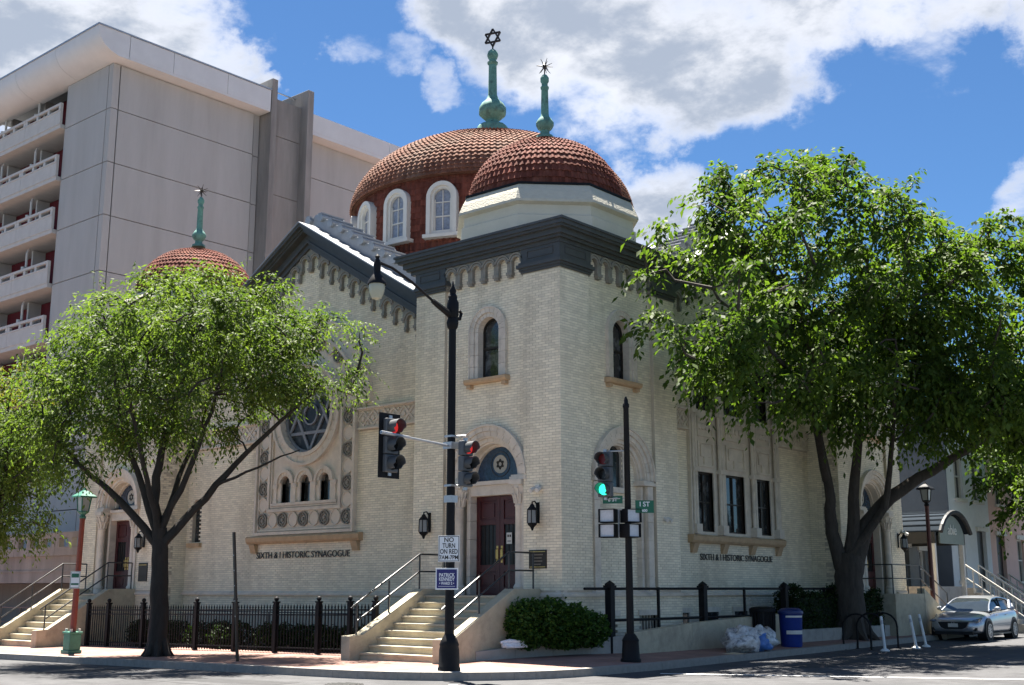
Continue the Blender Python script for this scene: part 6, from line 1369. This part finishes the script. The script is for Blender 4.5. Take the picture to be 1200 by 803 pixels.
for x, zb, wb, wm, ws, zs, zc in ST:
    half = [(wb, zb), (wm*.985, zb+.12), (wm, (zb+zs)/2+.03), (wm*.985, zs-.13), (ws, zs), (ws*.62, zc-.012), (0, zc)]
    ring.append([(x, y, z) for y, z in half]+[(x, -y, z) for y, z in half[-2::-1]])
n = len(ring[0]); m.add([p for r_ in ring for p in r_], [(i*n+k, (i+1)*n+k, (i+1)*n+k+1, i*n+k+1) for i in range(len(ST)-1) for k in range(n-1)]+[tuple(range(n)), tuple(reversed([(len(ST)-1)*n+k for k in range(n)]))]+[(i*n, i*n+n-1, (i+1)*n+n-1, (i+1)*n) for i in range(len(ST)-1)])
o = m.build('body', PAINT, car); sb = o.modifiers.new('sub', 'SUBSURF'); sb.levels = 2; sb.render_levels = 2; o.data.polygons.foreach_set('use_smooth', [True]*len(o.data.polygons)); body = o
# greenhouse
GS = [(.98, .79, .935, .935), (.62, .775, .95, 1.16), (.22, .765, .955, 1.345), (-.05, .76, .96, 1.405), (-.55, .755, .97, 1.435), (-1.05, .75, .985, 1.425), (-1.55, .735, 1.0, 1.36), (-1.85, .70, 1.005, 1.26), (-2.10, .66, 1.0, 1.03)]
m = MB(); ring = []
for x, w, zb, zt in GS:
    h = zt-zb; half = [(w, zb), (w-.10*h/.45, zb+h*.5), (w-.17*min(1, h/.45)-.02, zb+h*.88), (w*.62, zt-.005), (0, zt)]
    ring.append([(x, y, z) for y, z in half]+[(x, -y, z) for y, z in half[-2::-1]])
n = len(ring[0]); m.add([p for r_ in ring for p in r_], [(i*n+k, (i+1)*n+k, (i+1)*n+k+1, i*n+k+1) for i in range(len(GS)-1) for k in range(n-1)])
m.build('windows', CGL, car, smooth=True)
m = MB(); rr = []
for x, w, zb, zt in GS[2:8]:
    h = zt-zb; half = [(w-.165*min(1, h/.45)-.01, zb+h*.87), (w*.64, zt+.008), (0, zt+.014)]; rr.append([(x, y, z) for y, z in half]+[(x, -y, z) for y, z in half[-2::-1]])
n = len(rr[0]); m.add([p for r_ in rr for p in r_], [(i*n+k, (i+1)*n+k, (i+1)*n+k+1, i*n+k+1) for i in range(len(rr)-1) for k in range(n-1)]); m.build('roof', PAINT, car, smooth=True)
for s in (1, -1):
    side_ = [(x, s*(w-.16*min(1, (zt-zb)/.45)-.005), zb+(zt-zb)*.88) for x, w, zb, zt in GS]
    m = MB(); m.tube([(GS[0][0], s*.79, .94)]+side_[1:], .026, 6); m.tube([(-1.42, s*.745, .99), (-1.62, s*.68, 1.28)], [.075, .055], 6); m.tube([(-1.75, s*.72, 1.0), (-1.95, s*.655, 1.14)], [.10, .06], 6); m.build('pillar', PAINT, car, smooth=True)
    m = MB(); m.tube([(-.36, s*.775, .97), (-.40, s*.635, 1.36)], .03, 6); m.build('door_pillar', TRIM, car)
    m = MB(); m.sphere((.60, s*.97, 1.02), .11, 12, 8, (.75, 1.0, .68)); m.tube([(.62, s*.80, .96), (.60, s*.92, .98)], .03, 6); m.build('mirror', PAINT, car, smooth=True)
    m = MB(); f = lambda u, d, w: (u, s*d, w)
    m.prism([(1.72, .66), (2.06, .60), (2.13, .63), (2.05, .675), (1.66, .745)], .55, .79, f); m.build('headlight', mat('headlight_lens', (.09, .095, .10), .12, .4, 25, spec=.8), car)
    m = MB(); m.prism([(2.0, .33), (2.15, .33), (2.12, .42), (1.98, .42)], .52, .735, f); m.build('fog_light_pocket', TRIM, car)
    for dx in (.45, -.55): m = MB(); m.box((dx-.1, s*.885, .80), (dx+.1, s*.915, .83)); m.build('door_handle', PAINT, car)
    m = MB(); m.prism([(-1.95, .82), (-2.2, .80), (-2.18, .92), (-1.9, .93)], .60, .80, f); m.build('tail_light', mat('tail_light_red', (.2, .01, .01), .2, 0), car)
    m = MB(); m.box((-1.0, s*.80, .185), (1.0, s*.888, .24)); m.build('side_skirt', TRIM, car)
    for x in (1.36, -1.34):
        fr = lambda u, d, w: (x+u, s*d, .32+w)
        m = MB(); m.disc(fr, 0, .02, .385, .60, .903, 28); m.build('wheel_arch', TRIM, car)
        m = MB(); m.ring(fr, 0, 0, .215, .318, .70, .915, 0, 2*PI, 30); w_ = m.build('wheel', TYRE, car, smooth=True)
        m = MB(); m.ring(fr, 0, 0, .195, .222, .72, .922, 0, 2*PI, 26); m.disc(fr, 0, 0, .055, .80, .925, 12)
        for k in range(9):
            a = 2*PI*k/9; ca_, sa_ = math.cos(a), math.sin(a); m.prism([(.04*ca_-.022*sa_, .04*sa_+.022*ca_), (.205*ca_-.016*sa_, .205*sa_+.016*ca_), (.205*ca_+.016*sa_, .205*sa_-.016*ca_), (.04*ca_+.022*sa_, .04*sa_-.022*ca_)], .86, .912, fr)
        m.build('rim', RIM, w_); m = MB(); m.disc(fr, 0, 0, .2, .70, .84, 20); m.build('hub', TRIM, w_)
ff = lambda u, d, w: (d, u, w)
m = MB(); m.prism([(-.50, .60), (-.40, .42), (-.28, .36), (.28, .36), (.40, .42), (.50, .60)], 1.9, 2.225, ff); gr = m.build('grille', TRIM, car)
m = MB(); m.tube([(2.20, -.53, .605), (2.225, -.42, .42), (2.235, -.28, .355), (2.24, 0, .35), (2.235, .28, .355), (2.225, .42, .42), (2.20, .53, .605)], .014, 6); m.build('grille_trim', RIM, car)
m = MB(); m.box((2.226, -.16, .44), (2.24, .16, .56)); m.build('number_plate', WHITEP, car); m = MB(); m.box((1.9, -.62, .20), (2.2, .62, .30)); m.build('lower_grille', TRIM, car); m = MB(); m.ring(ff, 0, .585, .03, .05, 2.22, 2.235, 0, 2*PI, 14); m.build('badge', RIM, car)
